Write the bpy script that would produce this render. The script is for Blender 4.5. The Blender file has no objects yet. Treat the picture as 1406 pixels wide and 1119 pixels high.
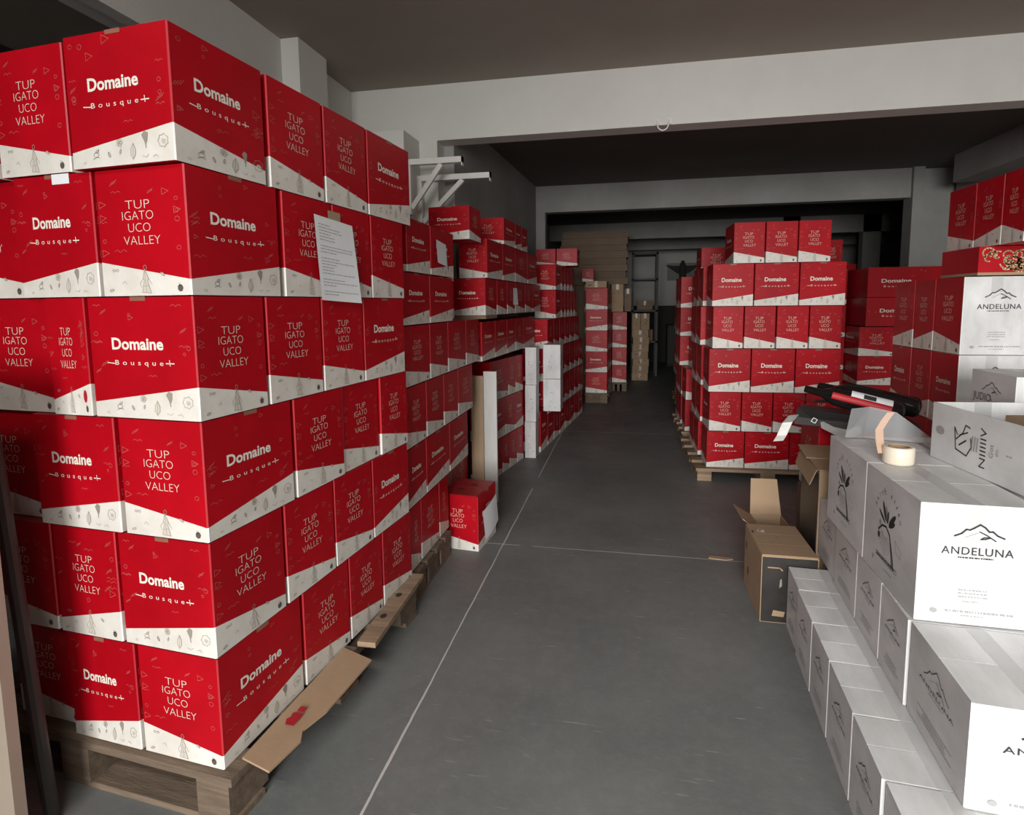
import bpy, bmesh, math, random
from mathutils import Vector, Matrix
random.seed(7)
PI = math.pi
sc = bpy.context.scene
col = sc.collection

# ------------------------------------------------------------------ camera
F, CXY = 798.5, (703.0, 502.1)
PIT, YAW, ROLL, EYE = 0.10584, 0.20047, -0.01027, 1.3115
fwd0 = Vector((-math.sin(YAW), math.cos(YAW), 0)); rt = Vector((math.cos(YAW), math.sin(YAW), 0)); up0 = Vector((0, 0, 1))
fwd = fwd0*math.cos(PIT) - up0*math.sin(PIT); up = up0*math.cos(PIT) + fwd0*math.sin(PIT)
cr = rt*math.cos(ROLL) + up*math.sin(ROLL); cu = up*math.cos(ROLL) - rt*math.sin(ROLL)
cam = bpy.data.cameras.new('camera'); co = bpy.data.objects.new('camera', cam); col.objects.link(co)
cam.sensor_fit = 'HORIZONTAL'; cam.sensor_width = 36; cam.lens = F/1406*36
cam.shift_x = 0; cam.shift_y = -(559.5-CXY[1])/1406
cam.clip_start = 0.02; cam.clip_end = 60
co.matrix_world = Matrix(((cr.x, cu.x, -fwd.x, 0), (cr.y, cu.y, -fwd.y, 0), (cr.z, cu.z, -fwd.z, EYE), (0, 0, 0, 1)))
sc.camera = co

# ------------------------------------------------------------------ light
W = bpy.data.worlds.new('world'); sc.world = W; W.use_nodes = True
W.node_tree.nodes['Background'].inputs[0].default_value = (0.80, 0.90, 1.0, 1)
W.node_tree.nodes['Background'].inputs[1].default_value = 0.05
def area(name, loc, target, sx, sy, power, colr):
    l = bpy.data.lights.new(name, 'AREA'); l.shape = 'RECTANGLE'; l.size = sx; l.size_y = sy; l.energy = power; l.color = colr
    o = bpy.data.objects.new(name, l); col.objects.link(o); o.location = loc
    o.rotation_euler = (Vector(target)-Vector(loc)).to_track_quat('-Z', 'Y').to_euler()
    return o
# daylight falling in through the open loading door behind the camera
area('door_daylight', (-0.5, -8.5, 3.1), (0.2, 4.0, 0.9), 4.6, 5.6, 1930, (1.0, 0.985, 0.96))
# added fill light above and behind the viewer, brightens floor and carton tops
area('overhead_fill', (-0.2, -0.8, 2.72), (-0.1, 0.1, 0), 1.3, 0.5, 50, (1.0, 0.97, 0.93))
sc.view_settings.view_transform = 'Standard'; sc.view_settings.look = 'None'
sc.view_settings.exposure = 0.0; sc.view_settings.gamma = 1.0
try: sc.view_settings.use_curve_mapping = False
except Exception: pass

# ------------------------------------------------------------------ materials
def mat(name, base, rough=0.6, noise=0.0, nscale=8.0, dark=None, bump=0.0, bscale=40.0, metal=0.0, spec=0.5, rand=0.0, stretch=None):
    m = bpy.data.materials.new(name); m.use_nodes = True
    nt = m.node_tree; N = nt.nodes; L = nt.links; b = N['Principled BSDF']
    b.inputs['Roughness'].default_value = rough; b.inputs['Metallic'].default_value = metal
    b.inputs['Specular IOR Level'].default_value = spec
    b.inputs['Base Color'].default_value = (*base, 1)
    tc = N.new('ShaderNodeTexCoord'); src = tc.outputs['Object']
    if stretch:
        mp = N.new('ShaderNodeMapping'); mp.inputs['Scale'].default_value = stretch; L.new(src, mp.inputs['Vector']); src = mp.outputs['Vector']
    oi = N.new('ShaderNodeObjectInfo')
    ad = N.new('ShaderNodeVectorMath'); ad.operation = 'ADD'
    sm = N.new('ShaderNodeVectorMath'); sm.operation = 'SCALE'; sm.inputs['Scale'].default_value = 7.0
    cb = N.new('ShaderNodeCombineXYZ'); L.new(oi.outputs['Random'], cb.inputs[0]); L.new(oi.outputs['Random'], cb.inputs[1])
    L.new(cb.outputs[0], sm.inputs[0]); L.new(src, ad.inputs[0]); L.new(sm.outputs[0], ad.inputs[1]); src = ad.outputs[0]
    last = None
    if noise:
        n = N.new('ShaderNodeTexNoise'); n.inputs['Scale'].default_value = nscale; n.inputs['Detail'].default_value = 6; n.inputs['Roughness'].default_value = 0.65
        L.new(src, n.inputs['Vector'])
        r = N.new('ShaderNodeValToRGB'); r.color_ramp.elements[0].position = 0.38; r.color_ramp.elements[1].position = 0.66
        L.new(n.outputs['Fac'], r.inputs[0])
        mx = N.new('ShaderNodeMix'); mx.data_type = 'RGBA'
        d = dark or tuple(c*0.6 for c in base)
        mx.inputs[6].default_value = (*[base[i]*(1-noise)+d[i]*noise for i in range(3)], 1); mx.inputs[7].default_value = (*base, 1)
        L.new(r.outputs[0], mx.inputs[0]); last = mx.outputs[2]
    if rand:
        hs = N.new('ShaderNodeHueSaturation')
        mr = N.new('ShaderNodeMapRange'); mr.inputs['To Min'].default_value = 1-rand; mr.inputs['To Max'].default_value = 1+rand
        L.new(oi.outputs['Random'], mr.inputs['Value']); L.new(mr.outputs[0], hs.inputs['Value'])
        if last: L.new(last, hs.inputs['Color'])
        else: hs.inputs['Color'].default_value = (*base, 1)
        last = hs.outputs[0]
    if last: L.new(last, b.inputs['Base Color'])
    if bump:
        n2 = N.new('ShaderNodeTexNoise'); n2.inputs['Scale'].default_value = bscale; n2.inputs['Detail'].default_value = 4
        L.new(src, n2.inputs['Vector'])
        bp = N.new('ShaderNodeBump'); bp.inputs['Strength'].default_value = bump; bp.inputs['Distance'].default_value = 0.01
        L.new(n2.outputs['Fac'], bp.inputs['Height']); L.new(bp.outputs[0], b.inputs['Normal'])
    return m
def film(name, colr, alpha, rough=0.15):
    m = bpy.data.materials.new(name); m.use_nodes = True; nt = m.node_tree; b = nt.nodes['Principled BSDF']
    b.inputs['Base Color'].default_value = (*colr, 1); b.inputs['Roughness'].default_value = rough
    t = nt.nodes.new('ShaderNodeBsdfTransparent'); x = nt.nodes.new('ShaderNodeMixShader'); x.inputs[0].default_value = alpha
    nt.links.new(t.outputs[0], x.inputs[1]); nt.links.new(b.outputs[0], x.inputs[2]); nt.links.new(x.outputs[0], nt.nodes['Material Output'].inputs[0])
    return m
RED = mat('red_print', (0.46, 0.0020, 0.010), 0.40, 0.42, 4.5, (0.27, 0.0008, 0.005), 0.06, 8, spec=0.24, rand=0.07)
REDE = mat('worn_red_edge', (0.50, 0.03, 0.04), 0.5)
REDT = mat('red_box_top', (0.36, 0.012, 0.018), 0.4, 0.3, 12, spec=0.4)
BAND = mat('cream_band', (0.79, 0.765, 0.71), 0.45, 0.36, 9, (0.50, 0.44, 0.36), 0.03, 20, rand=0.03)
BANDE = mat('band_edge', (0.88, 0.87, 0.84), 0.5)
INKW = mat('cream_ink', (0.82, 0.77, 0.68), 0.5)
INKT = mat('thin_cream_ink', (0.72, 0.58, 0.48), 0.5)
INKG = mat('grey_ink', (0.30, 0.27, 0.23), 0.6)
INKF = mat('faint_grey_ink', (0.60, 0.56, 0.49), 0.6)
INKD = mat('dark_ink', (0.10, 0.085, 0.075), 0.6)
INKR = mat('faint_red_ink', (0.55, 0.14, 0.12), 0.5)
INKS = mat('red_spot', (0.40, 0.01, 0.02), 0.5)
WHITE = mat('white_carton', (0.78, 0.785, 0.79), 0.45, 0.60, 4.5, (0.46, 0.46, 0.45), 0.05, 12, spec=0.3, stretch=(1.6, 0.5, 0.8))
WHITEE = mat('white_edge', (0.90, 0.90, 0.90), 0.5)
INKB = mat('black_ink', (0.03, 0.03, 0.032), 0.55)
INKL = mat('light_grey_ink', (0.36, 0.36, 0.36), 0.6)
TAPEC = film('clear_tape', (0.72, 0.72, 0.72), 0.55, 0.2)
TAPEB = mat('tan_tape', (0.42, 0.30, 0.20), 0.35, 0.3, 20)
TAPEX = mat('red_brown_tape', (0.30, 0.13, 0.09), 0.35, 0.3, 20)
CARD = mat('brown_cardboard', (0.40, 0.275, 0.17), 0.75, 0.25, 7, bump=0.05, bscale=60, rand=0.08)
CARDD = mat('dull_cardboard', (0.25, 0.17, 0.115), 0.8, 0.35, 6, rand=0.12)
BLACKC = mat('black_carton_print', (0.018, 0.016, 0.015), 0.4, 0.5, 9, (0.05, 0.045, 0.04))
WOOD = mat('pallet_wood', (0.36, 0.26, 0.17), 0.8, 0.6, 5, (0.14, 0.09, 0.06), 0.15, 30, rand=0.14, stretch=(1, 8, 8))
WOODD = mat('old_pallet_wood', (0.20, 0.145, 0.10), 0.85, 0.6, 5, (0.07, 0.05, 0.035), 0.15, 30, rand=0.14, stretch=(1, 8, 8))
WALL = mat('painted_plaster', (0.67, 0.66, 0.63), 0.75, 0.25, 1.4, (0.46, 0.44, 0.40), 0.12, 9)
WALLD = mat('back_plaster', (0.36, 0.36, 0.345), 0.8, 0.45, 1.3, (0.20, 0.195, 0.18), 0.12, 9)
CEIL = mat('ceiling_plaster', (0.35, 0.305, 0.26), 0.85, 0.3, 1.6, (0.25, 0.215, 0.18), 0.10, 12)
CEILD = mat('shaded_ceiling', (0.13, 0.12, 0.105), 0.9, 0.3, 2)  # shade behind the front beam is put into this ceiling colour
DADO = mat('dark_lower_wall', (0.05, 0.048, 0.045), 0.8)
LEAF = mat('beige_board_paint', (0.36, 0.295, 0.235), 0.5, 0.2, 3)
STEEL = mat('dark_steel', (0.035, 0.032, 0.030), 0.55, 0.4, 20)
BRKT = mat('white_bracket_paint', (0.74, 0.72, 0.68), 0.4, 0.15, 10)
PAPER = mat('white_paper', (0.82, 0.84, 0.86), 0.6)
BOARDW = mat('grey_white_board', (0.60, 0.60, 0.58), 0.5, 0.3, 6, (0.42, 0.38, 0.33), stretch=(3, 3, 0.6))
PINE = mat('pine_board', (0.50, 0.36, 0.23), 0.7, 0.5, 4, (0.30, 0.19, 0.11), stretch=(9, 9, 0.7))
GLOSSB = mat('glossy_black', (0.008, 0.007, 0.007), 0.08)
MATTB = mat('matt_black', (0.02, 0.019, 0.018), 0.45, 0.4, 10, (0.05, 0.05, 0.05))
SILV = mat('silver_foil', (0.55, 0.55, 0.53), 0.35, 0.4, 30, metal=0.5)
TAPEROLL = mat('cream_tape_roll', (0.78, 0.70, 0.58), 0.35, 0.3, 14, (0.62, 0.48, 0.34))
PEACH = film('peach_tape_strip', (0.75, 0.50, 0.36), 0.75)
CLEAR = film('clear_plastic', (0.75, 0.77, 0.78), 0.35)
GOLD = mat('gold_scroll_ink', (0.62, 0.46, 0.24), 0.5)

def floor_material():
    m = bpy.data.materials.new('epoxy_floor'); m.use_nodes = True; nt = m.node_tree; N = nt.nodes; L = nt.links; b = N['Principled BSDF']
    tc = N.new('ShaderNodeTexCoord')
    def noise(scale, detail=6, vec=None, rough=0.6):
        n = N.new('ShaderNodeTexNoise'); n.inputs['Scale'].default_value = scale; n.inputs['Detail'].default_value = detail; n.inputs['Roughness'].default_value = rough
        L.new(vec or tc.outputs['Object'], n.inputs['Vector']); return n
    def mth(op, a, c):
        n = N.new('ShaderNodeMath'); n.operation = op
        for i, v in enumerate((a, c)):
            if isinstance(v, (int, float)): n.inputs[i].default_value = v
            else: L.new(v, n.inputs[i])
        return n.outputs[0]
    def ramp(v, p0, p1, c0, c1):
        r = N.new('ShaderNodeValToRGB'); r.color_ramp.elements[0].position = p0; r.color_ramp.elements[1].position = p1
        r.color_ramp.elements[0].color = (*c0, 1); r.color_ramp.elements[1].color = (*c1, 1); L.new(v, r.inputs[0]); return r.outputs[0]
    base = ramp(noise(1.3).outputs['Fac'], 0.35, 0.68, (0.138, 0.147, 0.144), (0.198, 0.207, 0.201))
    fine = ramp(noise(22, 8, rough=0.75).outputs['Fac'], 0.45, 0.72, (0, 0, 0), (1, 1, 1))
    mx = N.new('ShaderNodeMix'); mx.data_type = 'RGBA'; L.new(mth('MULTIPLY', fine, 0.35), mx.inputs[0]); L.new(base, mx.inputs[6]); mx.inputs[7].default_value = (0.25, 0.25, 0.245, 1)
    # scuffs: thin stretched flecks in two directions
    sc_out = None
    for ang in (0.5, -0.7, 1.3):
        mp = N.new('ShaderNodeMapping'); mp.inputs['Rotation'].default_value = (0, 0, ang); mp.inputs['Scale'].default_value = (5, 60, 1); L.new(tc.outputs['Object'], mp.inputs['Vector'])
        s = ramp(noise(1.0, 3, mp.outputs[0]).outputs['Fac'], 0.69, 0.73, (0, 0, 0), (1, 1, 1))
        sc_out = s if sc_out is None else mth('MAXIMUM', sc_out, s)
    mx2 = N.new('ShaderNodeMix'); mx2.data_type = 'RGBA'; L.new(mth('MULTIPLY', sc_out, 0.45), mx2.inputs[0]); L.new(mx.outputs[2], mx2.inputs[6]); mx2.inputs[7].default_value = (0.46, 0.46, 0.45, 1)
    # worn joints between the slabs
    sp = N.new('ShaderNodeSeparateXYZ'); L.new(tc.outputs['Object'], sp.inputs[0])
    wob = mth('MULTIPLY', mth('SUBTRACT', noise(3.0, 5).outputs['Fac'], 0.5), 0.014)
    wid = mth('MULTIPLY', noise(2.5, 4).outputs['Fac'], 0.0068)
    line = None
    for ax, pos in ((0, -0.669), (1, 3.0), (1, 5.9), (1, 8.8), (0, 2.3)):
        dd = mth('ABSOLUTE', mth('ADD', mth('SUBTRACT', sp.outputs[ax], pos), wob), 0)
        lt = mth('LESS_THAN', dd, wid)
        line = lt if line is None else mth('MAXIMUM', line, lt)
    gap = mth('GREATER_THAN', noise(1.1, 3).outputs['Fac'], 0.40)
    mx3 = N.new('ShaderNodeMix'); mx3.data_type = 'RGBA'; L.new(mth('MULTIPLY', mth('MULTIPLY', line, gap), 0.85), mx3.inputs[0]); L.new(mx2.outputs[2], mx3.inputs[6]); mx3.inputs[7].default_value = (0.62, 0.60, 0.57, 1)
    L.new(mx3.outputs[2], b.inputs['Base Color'])
    b.inputs['Specular IOR Level'].default_value = 0.3
    L.new(ramp(noise(6).outputs['Fac'], 0.3, 0.7, (0.42, 0.42, 0.42), (0.62, 0.62, 0.62)), b.inputs['Roughness'])
    bp = N.new('ShaderNodeBump'); bp.inputs['Strength'].default_value = 0.05; bp.inputs['Distance'].default_value = 0.01
    L.new(noise(60, 4).outputs['Fac'], bp.inputs['Height']); L.new(bp.outputs[0], b.inputs['Normal'])
    return m
FLOOR = floor_material()

# ------------------------------------------------------------------ mesh helpers
class MB:
    def __init__(s): s.v = []; s.f = []; s.m = []; s.mats = []
    def mi(s, m):
        if m not in s.mats: s.mats.append(m)
        return s.mats.index(m)
    def poly(s, pts, m):
        b = len(s.v); s.v += [tuple(p) for p in pts]; s.f.append(tuple(range(b, b+len(pts)))); s.m.append(s.mi(m))
    def box(s, x0, x1, y0, y1, z0, z1, m, M=None):
        P = [Vector((x, y, z)) for z in (z0, z1) for x, y in ((x0, y0), (x1, y0), (x1, y1), (x0, y1))]
        if M: P = [M @ p for p in P]
        for f in ((3, 2, 1, 0), (4, 5, 6, 7), (0, 1, 5, 4), (1, 2, 6, 5), (2, 3, 7, 6), (3, 0, 4, 7)): s.poly([P[i] for i in f], m)
    def tube(s, pts, r, m, n=8, cap=True):
        pts = [Vector(p) for p in pts]; rs = r if isinstance(r, (list, tuple)) else [r]*len(pts); rings = []
        for i, p in enumerate(pts):
            d = (pts[min(i+1, len(pts)-1)]-pts[max(i-1, 0)]).normalized(); a = d.orthogonal().normalized()
            if i:
                a = (pa-d*pa.dot(d)).normalized()
            pa = a; c = d.cross(a); b = len(s.v)
            for k in range(n):
                t = 2*PI*k/n; s.v.append(tuple(p+(a*math.cos(t)+c*math.sin(t))*rs[i]))
            rings.append(b)
        mi = s.mi(m)
        for i in range(len(pts)-1):
            for k in range(n):
                k2 = (k+1) % n; s.f.append((rings[i]+k, rings[i]+k2, rings[i+1]+k2, rings[i+1]+k)); s.m.append(mi)
        if cap:
            s.f.append(tuple(rings[0]+k for k in reversed(range(n)))); s.m.append(mi)
            s.f.append(tuple(rings[-1]+k for k in range(n))); s.m.append(mi)
    def lathe(s, prof, m, n=32, M=None):
        mi = s.mi(m); b = len(s.v)
        for r, z in prof:
            for k in range(n):
                p = Vector((r*math.cos(2*PI*k/n), r*math.sin(2*PI*k/n), z)); s.v.append(tuple(M @ p if M else p))
        for i in range(len(prof)-1):
            for k in range(n):
                k2 = (k+1) % n; s.f.append((b+i*n+k, b+i*n+k2, b+(i+1)*n+k2, b+(i+1)*n+k)); s.m.append(mi)
    def mesh(s, name, smooth=False):
        me = bpy.data.meshes.new(name); me.from_pydata(s.v, [], s.f)
        for m in s.mats: me.materials.append(m)
        me.polygons.foreach_set('material_index', s.m)
        if smooth: me.polygons.foreach_set('use_smooth', [True]*len(s.f))
        me.update(); return me
    def obj(s, name, parent=None, loc=(0, 0, 0), rz=0.0, smooth=False, bevel=0.0):
        o = bpy.data.objects.new(name, s.mesh(name, smooth)); col.objects.link(o); o.location = loc; o.rotation_euler = (0, 0, rz)
        if parent: o.parent = parent
        if bevel:
            w = o.modifiers.new('bevel', 'BEVEL'); w.width = bevel; w.segments = 2; w.limit_method = 'ANGLE'
        return o
def inst(name, me, parent=None, loc=(0, 0, 0), rz=0.0, scale=(1, 1, 1)):
    o = bpy.data.objects.new(name, me); col.objects.link(o); o.location = loc; o.rotation_euler = (0, 0, rz); o.scale = scale
    if parent: o.parent = parent
    return o
def empty(name, loc, rz=0.0):
    o = bpy.data.objects.new(name, None); o.empty_display_size = 0.05; col.objects.link(o); o.location = loc; o.rotation_euler = (0, 0, rz); return o
def tag(o, label, cat, group=None, kind=None):
    o['label'] = label; o['category'] = cat
    if group: o['group'] = group
    if kind: o['kind'] = kind
    return o

_tc = {}
def text2d(t, bold=0.0, space=1.0):
    """flat outline of a line of text: (points, faces, width, cap height), origin at the left end of the base line"""
    k = (t, bold, space)
    if k in _tc: return _tc[k]
    cu_ = bpy.data.curves.new('t', 'FONT'); cu_.body = t; cu_.size = 1.0; cu_.offset = bold; cu_.space_character = space; cu_.resolution_u = 3
    o = bpy.data.objects.new('t', cu_); col.objects.link(o)
    bpy.context.view_layer.update()
    me = bpy.data.meshes.new_from_object(o.evaluated_get(bpy.context.evaluated_depsgraph_get()))
    vs = [(v.co.x, v.co.y) for v in me.vertices]; fs = [tuple(p.vertices) for p in me.polygons]
    bpy.data.objects.remove(o); bpy.data.curves.remove(cu_); bpy.data.meshes.remove(me)
    x0 = min(v[0] for v in vs); x1 = max(v[0] for v in vs)
    vs = [(v[0]-x0, v[1]) for v in vs]
    _tc[k] = (vs, fs, x1-x0, max(v[1] for v in vs)); return _tc[k]

class Face:
    """drawing frame on one side of a box: u to the right, v up, seen from outside; off = how proud of the board the ink lies"""
    def __init__(s, mb, o, u, v, off=0.0009):
        s.mb = mb; s.o = Vector(o); s.u = Vector(u).normalized(); s.v = Vector(v).normalized(); s.n = s.u.cross(s.v); s.off = off
    def P(s, a, b, e=0.0): return s.o + s.u*a + s.v*b + s.n*(s.off+e)
    def poly(s, pts, m, e=0.0): s.mb.poly([s.P(a, b, e) for a, b in pts], m)
    def text(s, t, cx, base, height, m, bold=0.0, space=1.0, width=None, rot=0.0, e=0.0):
        vs, fs, w, h = text2d(t, bold, space); ky = height/0.73; kx = ky if width is None else width/w
        c, sn = math.cos(rot), math.sin(rot); b = len(s.mb.v)
        for x, y in vs:
            a, d = (x-w/2)*kx, y*ky
            s.mb.v.append(tuple(s.P(cx+a*c-d*sn, base+a*sn+d*c, e)))
        mi = s.mb.mi(m)
        for f in fs: s.mb.f.append(tuple(b+i for i in f)); s.mb.m.append(mi)
    def line(s, pts, w, m, e=0.0, closed=False):
        pts = [Vector(p) for p in pts]
        if closed: pts = pts+[pts[0]]
        for a, b in zip(pts, pts[1:]):
            d = (b-a)
            if d.length < 1e-6: continue
            d.normalize(); q = Vector((-d.y, d.x))*w/2; x = d*w*0.3
            s.poly([a-q-x, b-q+x, b+q+x, a+q-x], m, e)
    def ell(s, cx, cy, rx, ry, m, e=0.0, n=12, rot=0.0, fill=True, w=0.0012):
        c, sn = math.cos(rot), math.sin(rot)
        p = [(cx+rx*math.cos(t)*c-ry*math.sin(t)*sn, cy+rx*math.cos(t)*sn+ry*math.sin(t)*c) for t in [2*PI*k/n for k in range(n)]]
        if fill: s.poly(p, m, e)
        else: s.line(p, w, m, e, True)

def small_print(F, cx, y, w, h, m, rnd):
    x = cx-w/2
    while x < cx+w/2:
        l = rnd.uniform(0.5, 2.2)*h
        F.poly([(x, y), (min(x+l, cx+w/2), y), (min(x+l, cx+w/2), y+h), (x, y+h)], m); x += l+h*rnd.uniform(0.3, 0.9)

# ------------------------------------------------------------------ red wine carton
CW, CS, CH = 0.33, 0.255, 0.30
LO, HI = 0.125, 0.275
def motifs_band(F, w, kind):
    """loose pen drawings of leaves, fruit, shells and figures along the pale band"""
    g = INKG; fl = INKF
    def leaf(x, y, L, a, fill=True):
        c, sn = math.cos(a), math.sin(a); P = [(x+(u*c-v*sn)*L, y+(u*sn+v*c)*L) for u, v in ((-.5, 0), (-.2, .22), (.15, .20), (.5, 0), (.15, -.20), (-.2, -.22))]
        if fill: F.poly(P, fl)
        F.line(P, .0011, g, .0002, True); F.line([P[0], P[3]], .0009, g, .0002)
    def fruit(x, y, r):
        for k in range(5):
            a = 1.25*k; F.ell(x+r*.6*math.cos(a), y+r*.6*math.sin(a), r*.5, r*.45, fl, n=7); F.ell(x+r*.6*math.cos(a), y+r*.6*math.sin(a), r*.5, r*.45, g, .0002, fill=False, n=7, w=.0009)
    if kind == 'D':
        F.ell(w*.25, .028, .008, .006, g, fill=False, n=9); F.line([(w*.25-.010, .019), (w*.25+.002, .024), (w*.25+.011, .020)], .0014, g); leaf(w*.262, .036, .013, .6)
        fruit(w*.485, .050, .009); leaf(w*.49, .030, .012, 1.2)
        leaf(w*.613, .028, .036, 1.50)
        F.poly([(w*.70, .062), (w*.725, .047), (w*.735, .038), (w*.755, .05), (w*.762, .066), (w*.73, .071)], INKG); F.line([(w*.735, .04), (w*.74, .033)], .0014, INKD, .0002)
        n = 14; P = [(w*.90+math.cos(t)*.0135*(1+.22*(k % 2)), .045+math.sin(t)*.0125*(1+.22*(k % 2))) for k, t in enumerate([2*PI*i/n for i in range(n)])]
        F.line(P, .0012, g, closed=True); F.ell(w*.905, .043, .008, .006, fl, n=9); F.line([(w*.89, .050), (w*.905, .040), (w*.915, .048)], .0009, g, .0002)
        F.line([(w*.80, .012), (w*.83, .016), (w*.85, .010)], .0011, g); leaf(w*.38, .026, .014, 2.0, False); F.ell(w*.13, .012, .006, .004, fl, n=7); F.line([(w*.70, .016), (w*.735, .012), (w*.76, .018)], .0009, g)
    else:
        b = [(w*.50, .064), (w*.475, .040), (w*.49, .038), (w*.46, .008), (w*.56, .006), (w*.525, .036), (w*.54, .040)]
        F.poly(b, fl); F.line(b, .0012, g, .0002, True); F.line([(w*.50, .06), (w*.51, .008)], .001, g, .0002); F.line([(w*.48, .022), (w*.54, .024)], .001, g, .0002); F.ell(w*.507, .067, .0045, .006, g, fill=False, n=8)
        F.line([(w*.475, .040), (w*.44, .030), (w*.455, .020)], .001, g); F.line([(w*.54, .040), (w*.575, .026)], .001, g)
        F.ell(w*.885, .017, .008, .009, INKD, n=7); F.ell(w*.875, .025, .004, .005, fl, n=6); leaf(w*.70, .050, .014, -.6)
        F.ell(w*.15, .062, .004, .003, g, fill=False, n=6); F.ell(w*.19, .062, .004, .003, g, fill=False, n=6); leaf(w*.11, .014, .014, .3, False); F.line([(w*.24, .030), (w*.27, .036), (w*.29, .028)], .0009, g)
def motifs_red(F, w, kind, rnd):
    for i in range(15):
        x = rnd.uniform(.06, .94)*w; y = rnd.uniform(.30, .95)*CH
        if (.14*w < x < .80*w) and (.36*CH < y < .80*CH): x = rnd.choice((.07, .90))*w
        k = rnd.randrange(4); z = rnd.uniform(.005, .010)
        if k == 0: F.line([(x-z, y-z), (x+z*1.4, y), (x-z, y+z)], .0009, INKR, closed=True)
        elif k == 1: F.ell(x, y, z*.7, z*.6, INKR, fill=False, n=9, w=.0009)
        elif k == 2:
            for j in range(4): F.line([(x-z*1.6+j*z*.7, y-z*.6+j*z*.3), (x-z*.6+j*z*.7, y+z*.7+j*z*.3)], .0009, INKR)
        else: F.line([(x-2*z, y), (x-z, y+z*.5), (x, y-.2*z), (x+z, y+.5*z), (x+2*z, y)], .0008, INKR)
def red_faces(W_, S_):
    return [((-W_/2, -S_/2, 0), (1, 0, 0), W_), ((W_/2, -S_/2, 0), (0, 1, 0), S_), ((W_/2, S_/2, 0), (-1, 0, 0), W_), ((-W_/2, S_/2, 0), (0, -1, 0), S_)]
def lettering_D(F, w):
    F.text('Domaine', w*.465, CH*.575, CH*.098, INKW, bold=.028, width=w*.49)
    F.text('Bousque', w*.47, CH*.445, CH*.042, INKW, bold=-.002, space=1.75, width=w*.46)
    F.line([(w*.165, CH*.462), (w*.235, CH*.456)], .0022, INKW); F.line([(w*.725, CH*.463), (w*.80, CH*.463)], .0024, INKW); F.line([(w*.762, CH*.445), (w*.758, CH*.49)], .0022, INKW)
def lettering_T(F, w):
    for t, c, b, wd in (('TUP', .475, .685, .27), ('IGATO', .47, .60, .35), ('UCO', .48, .505, .25), ('VALLEY', .50, .405, .41)):
        F.text(t, w*c, CH*b, CH*.073, INKT, bold=-.016, width=w*wd)
_cart = {}
def carton_meshes(kinds='DTDT', mirror=False, spot=False):
    """shared meshes of one carton: printed body, brand lettering, valley lettering, tape"""
    key = (kinds, mirror, spot)
    if key in _cart: return _cart[key]
    rnd = random.Random(str(key)); body = MB(); ink = []; tp = MB(); c = .003; fs = red_faces(CW, CS); prev = []
    for i, (o, u, w) in enumerate(fs):
        up_ = (i % 2 == 0) != mirror
        l, r = (LO, HI) if up_ else (HI, LO)
        l *= CH; r *= CH; F = Face(body, o, u, (0, 0, 1), 0.0)
        F.poly([(c, 0), (w-c, 0), (w-c, r), (c, l)], BAND); F.poly([(c, l), (w-c, r), (w-c, CH), (c, CH)], RED)
        o2, u2, w2 = fs[(i+1) % 4]; o2 = Vector(o2); u2 = Vector(u2); a = F.P(w-c, 0); b = o2+u2*c; z = Vector((0, 0, 1))
        body.poly([a, b, b+z*r, a+z*r], BANDE); body.poly([a+z*r, b+z*r, b+z*CH, a+z*CH], REDE)
        G = Face(body, o, u, (0, 0, 1), .0007); motifs_band(G, w, kinds[i]); motifs_red(G, w, kinds[i], rnd)
        if spot and i == 1: G.ell(w*.86, .05, .012, .017, INKS, n=9)
        t_ = MB(); (lettering_D if kinds[i] == 'D' else lettering_T)(Face(t_, o, u, (0, 0, 1), .0011), w)
        ink.append(t_.mesh('brand_lettering' if kinds[i] == 'D' else 'valley_lettering'))
    x, y = CW/2, CS/2
    oct_ = [(-x+c, -y), (x-c, -y), (x, -y+c), (x, y-c), (x-c, y), (-x+c, y), (-x, y-c), (-x, -y+c)]
    body.poly([(p[0], p[1], CH) for p in oct_], REDT); body.poly([(p[0], p[1], 0) for p in reversed(oct_)], RED)
    # tape along the flap seam, folded down over both broad sides
    T = TAPEX; e = .0010
    for a, b in (((-y-e, CH-.009), (-y-e, CH+e)), ((-y-e, CH+e), (y+e, CH+e)), ((y+e, CH+e), (y+e, CH-.009))):
        tp.poly([(-.024, *a), (.024, *a), (.024, *b), (-.024, *b)], T)
    _cart[key] = [body.mesh('wine_carton'), ink, tp.mesh('packing_tape')]
    return _cart[key]
def carton(x, y, z, th, a, b, h, front, label, group, mirror=False, kinds='DTDT', detail=True, tape=True, spot=False, cat='carton'):
    """a = extent along the local x, b = extent along the local y, seen at heading th; front = lettering on the -y side"""
    bd, ink, tp = carton_meshes(kinds, mirror, spot)
    if front == 'D': rz, s = th, (a/CW, b/CS, h/CH)
    else: rz, s = th-PI/2, (b/CW, a/CS, h/CH)
    o = inst('wine_carton', bd, None, (x, y, z), rz, s); tag(o, label, cat, group)
    for i, me in enumerate(ink):
        n = Vector((math.sin(rz+PI/2*i), -math.cos(rz+PI/2*i), 0))
        if n.dot(Vector((x, y, 0)).normalized()) < .35: inst(me.name.split('.')[0], me, o)   # the sides turned to the wall or the next stack stay plain
    if tape: inst('packing_tape', tp, o)
    return o
ORD = ['first', 'second', 'third', 'fourth', 'fifth', 'sixth', 'seventh', 'eighth', 'ninth', 'tenth']
def lk(t): return 'bold-name' if t == 'D' else 'thin-lettered'
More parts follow.
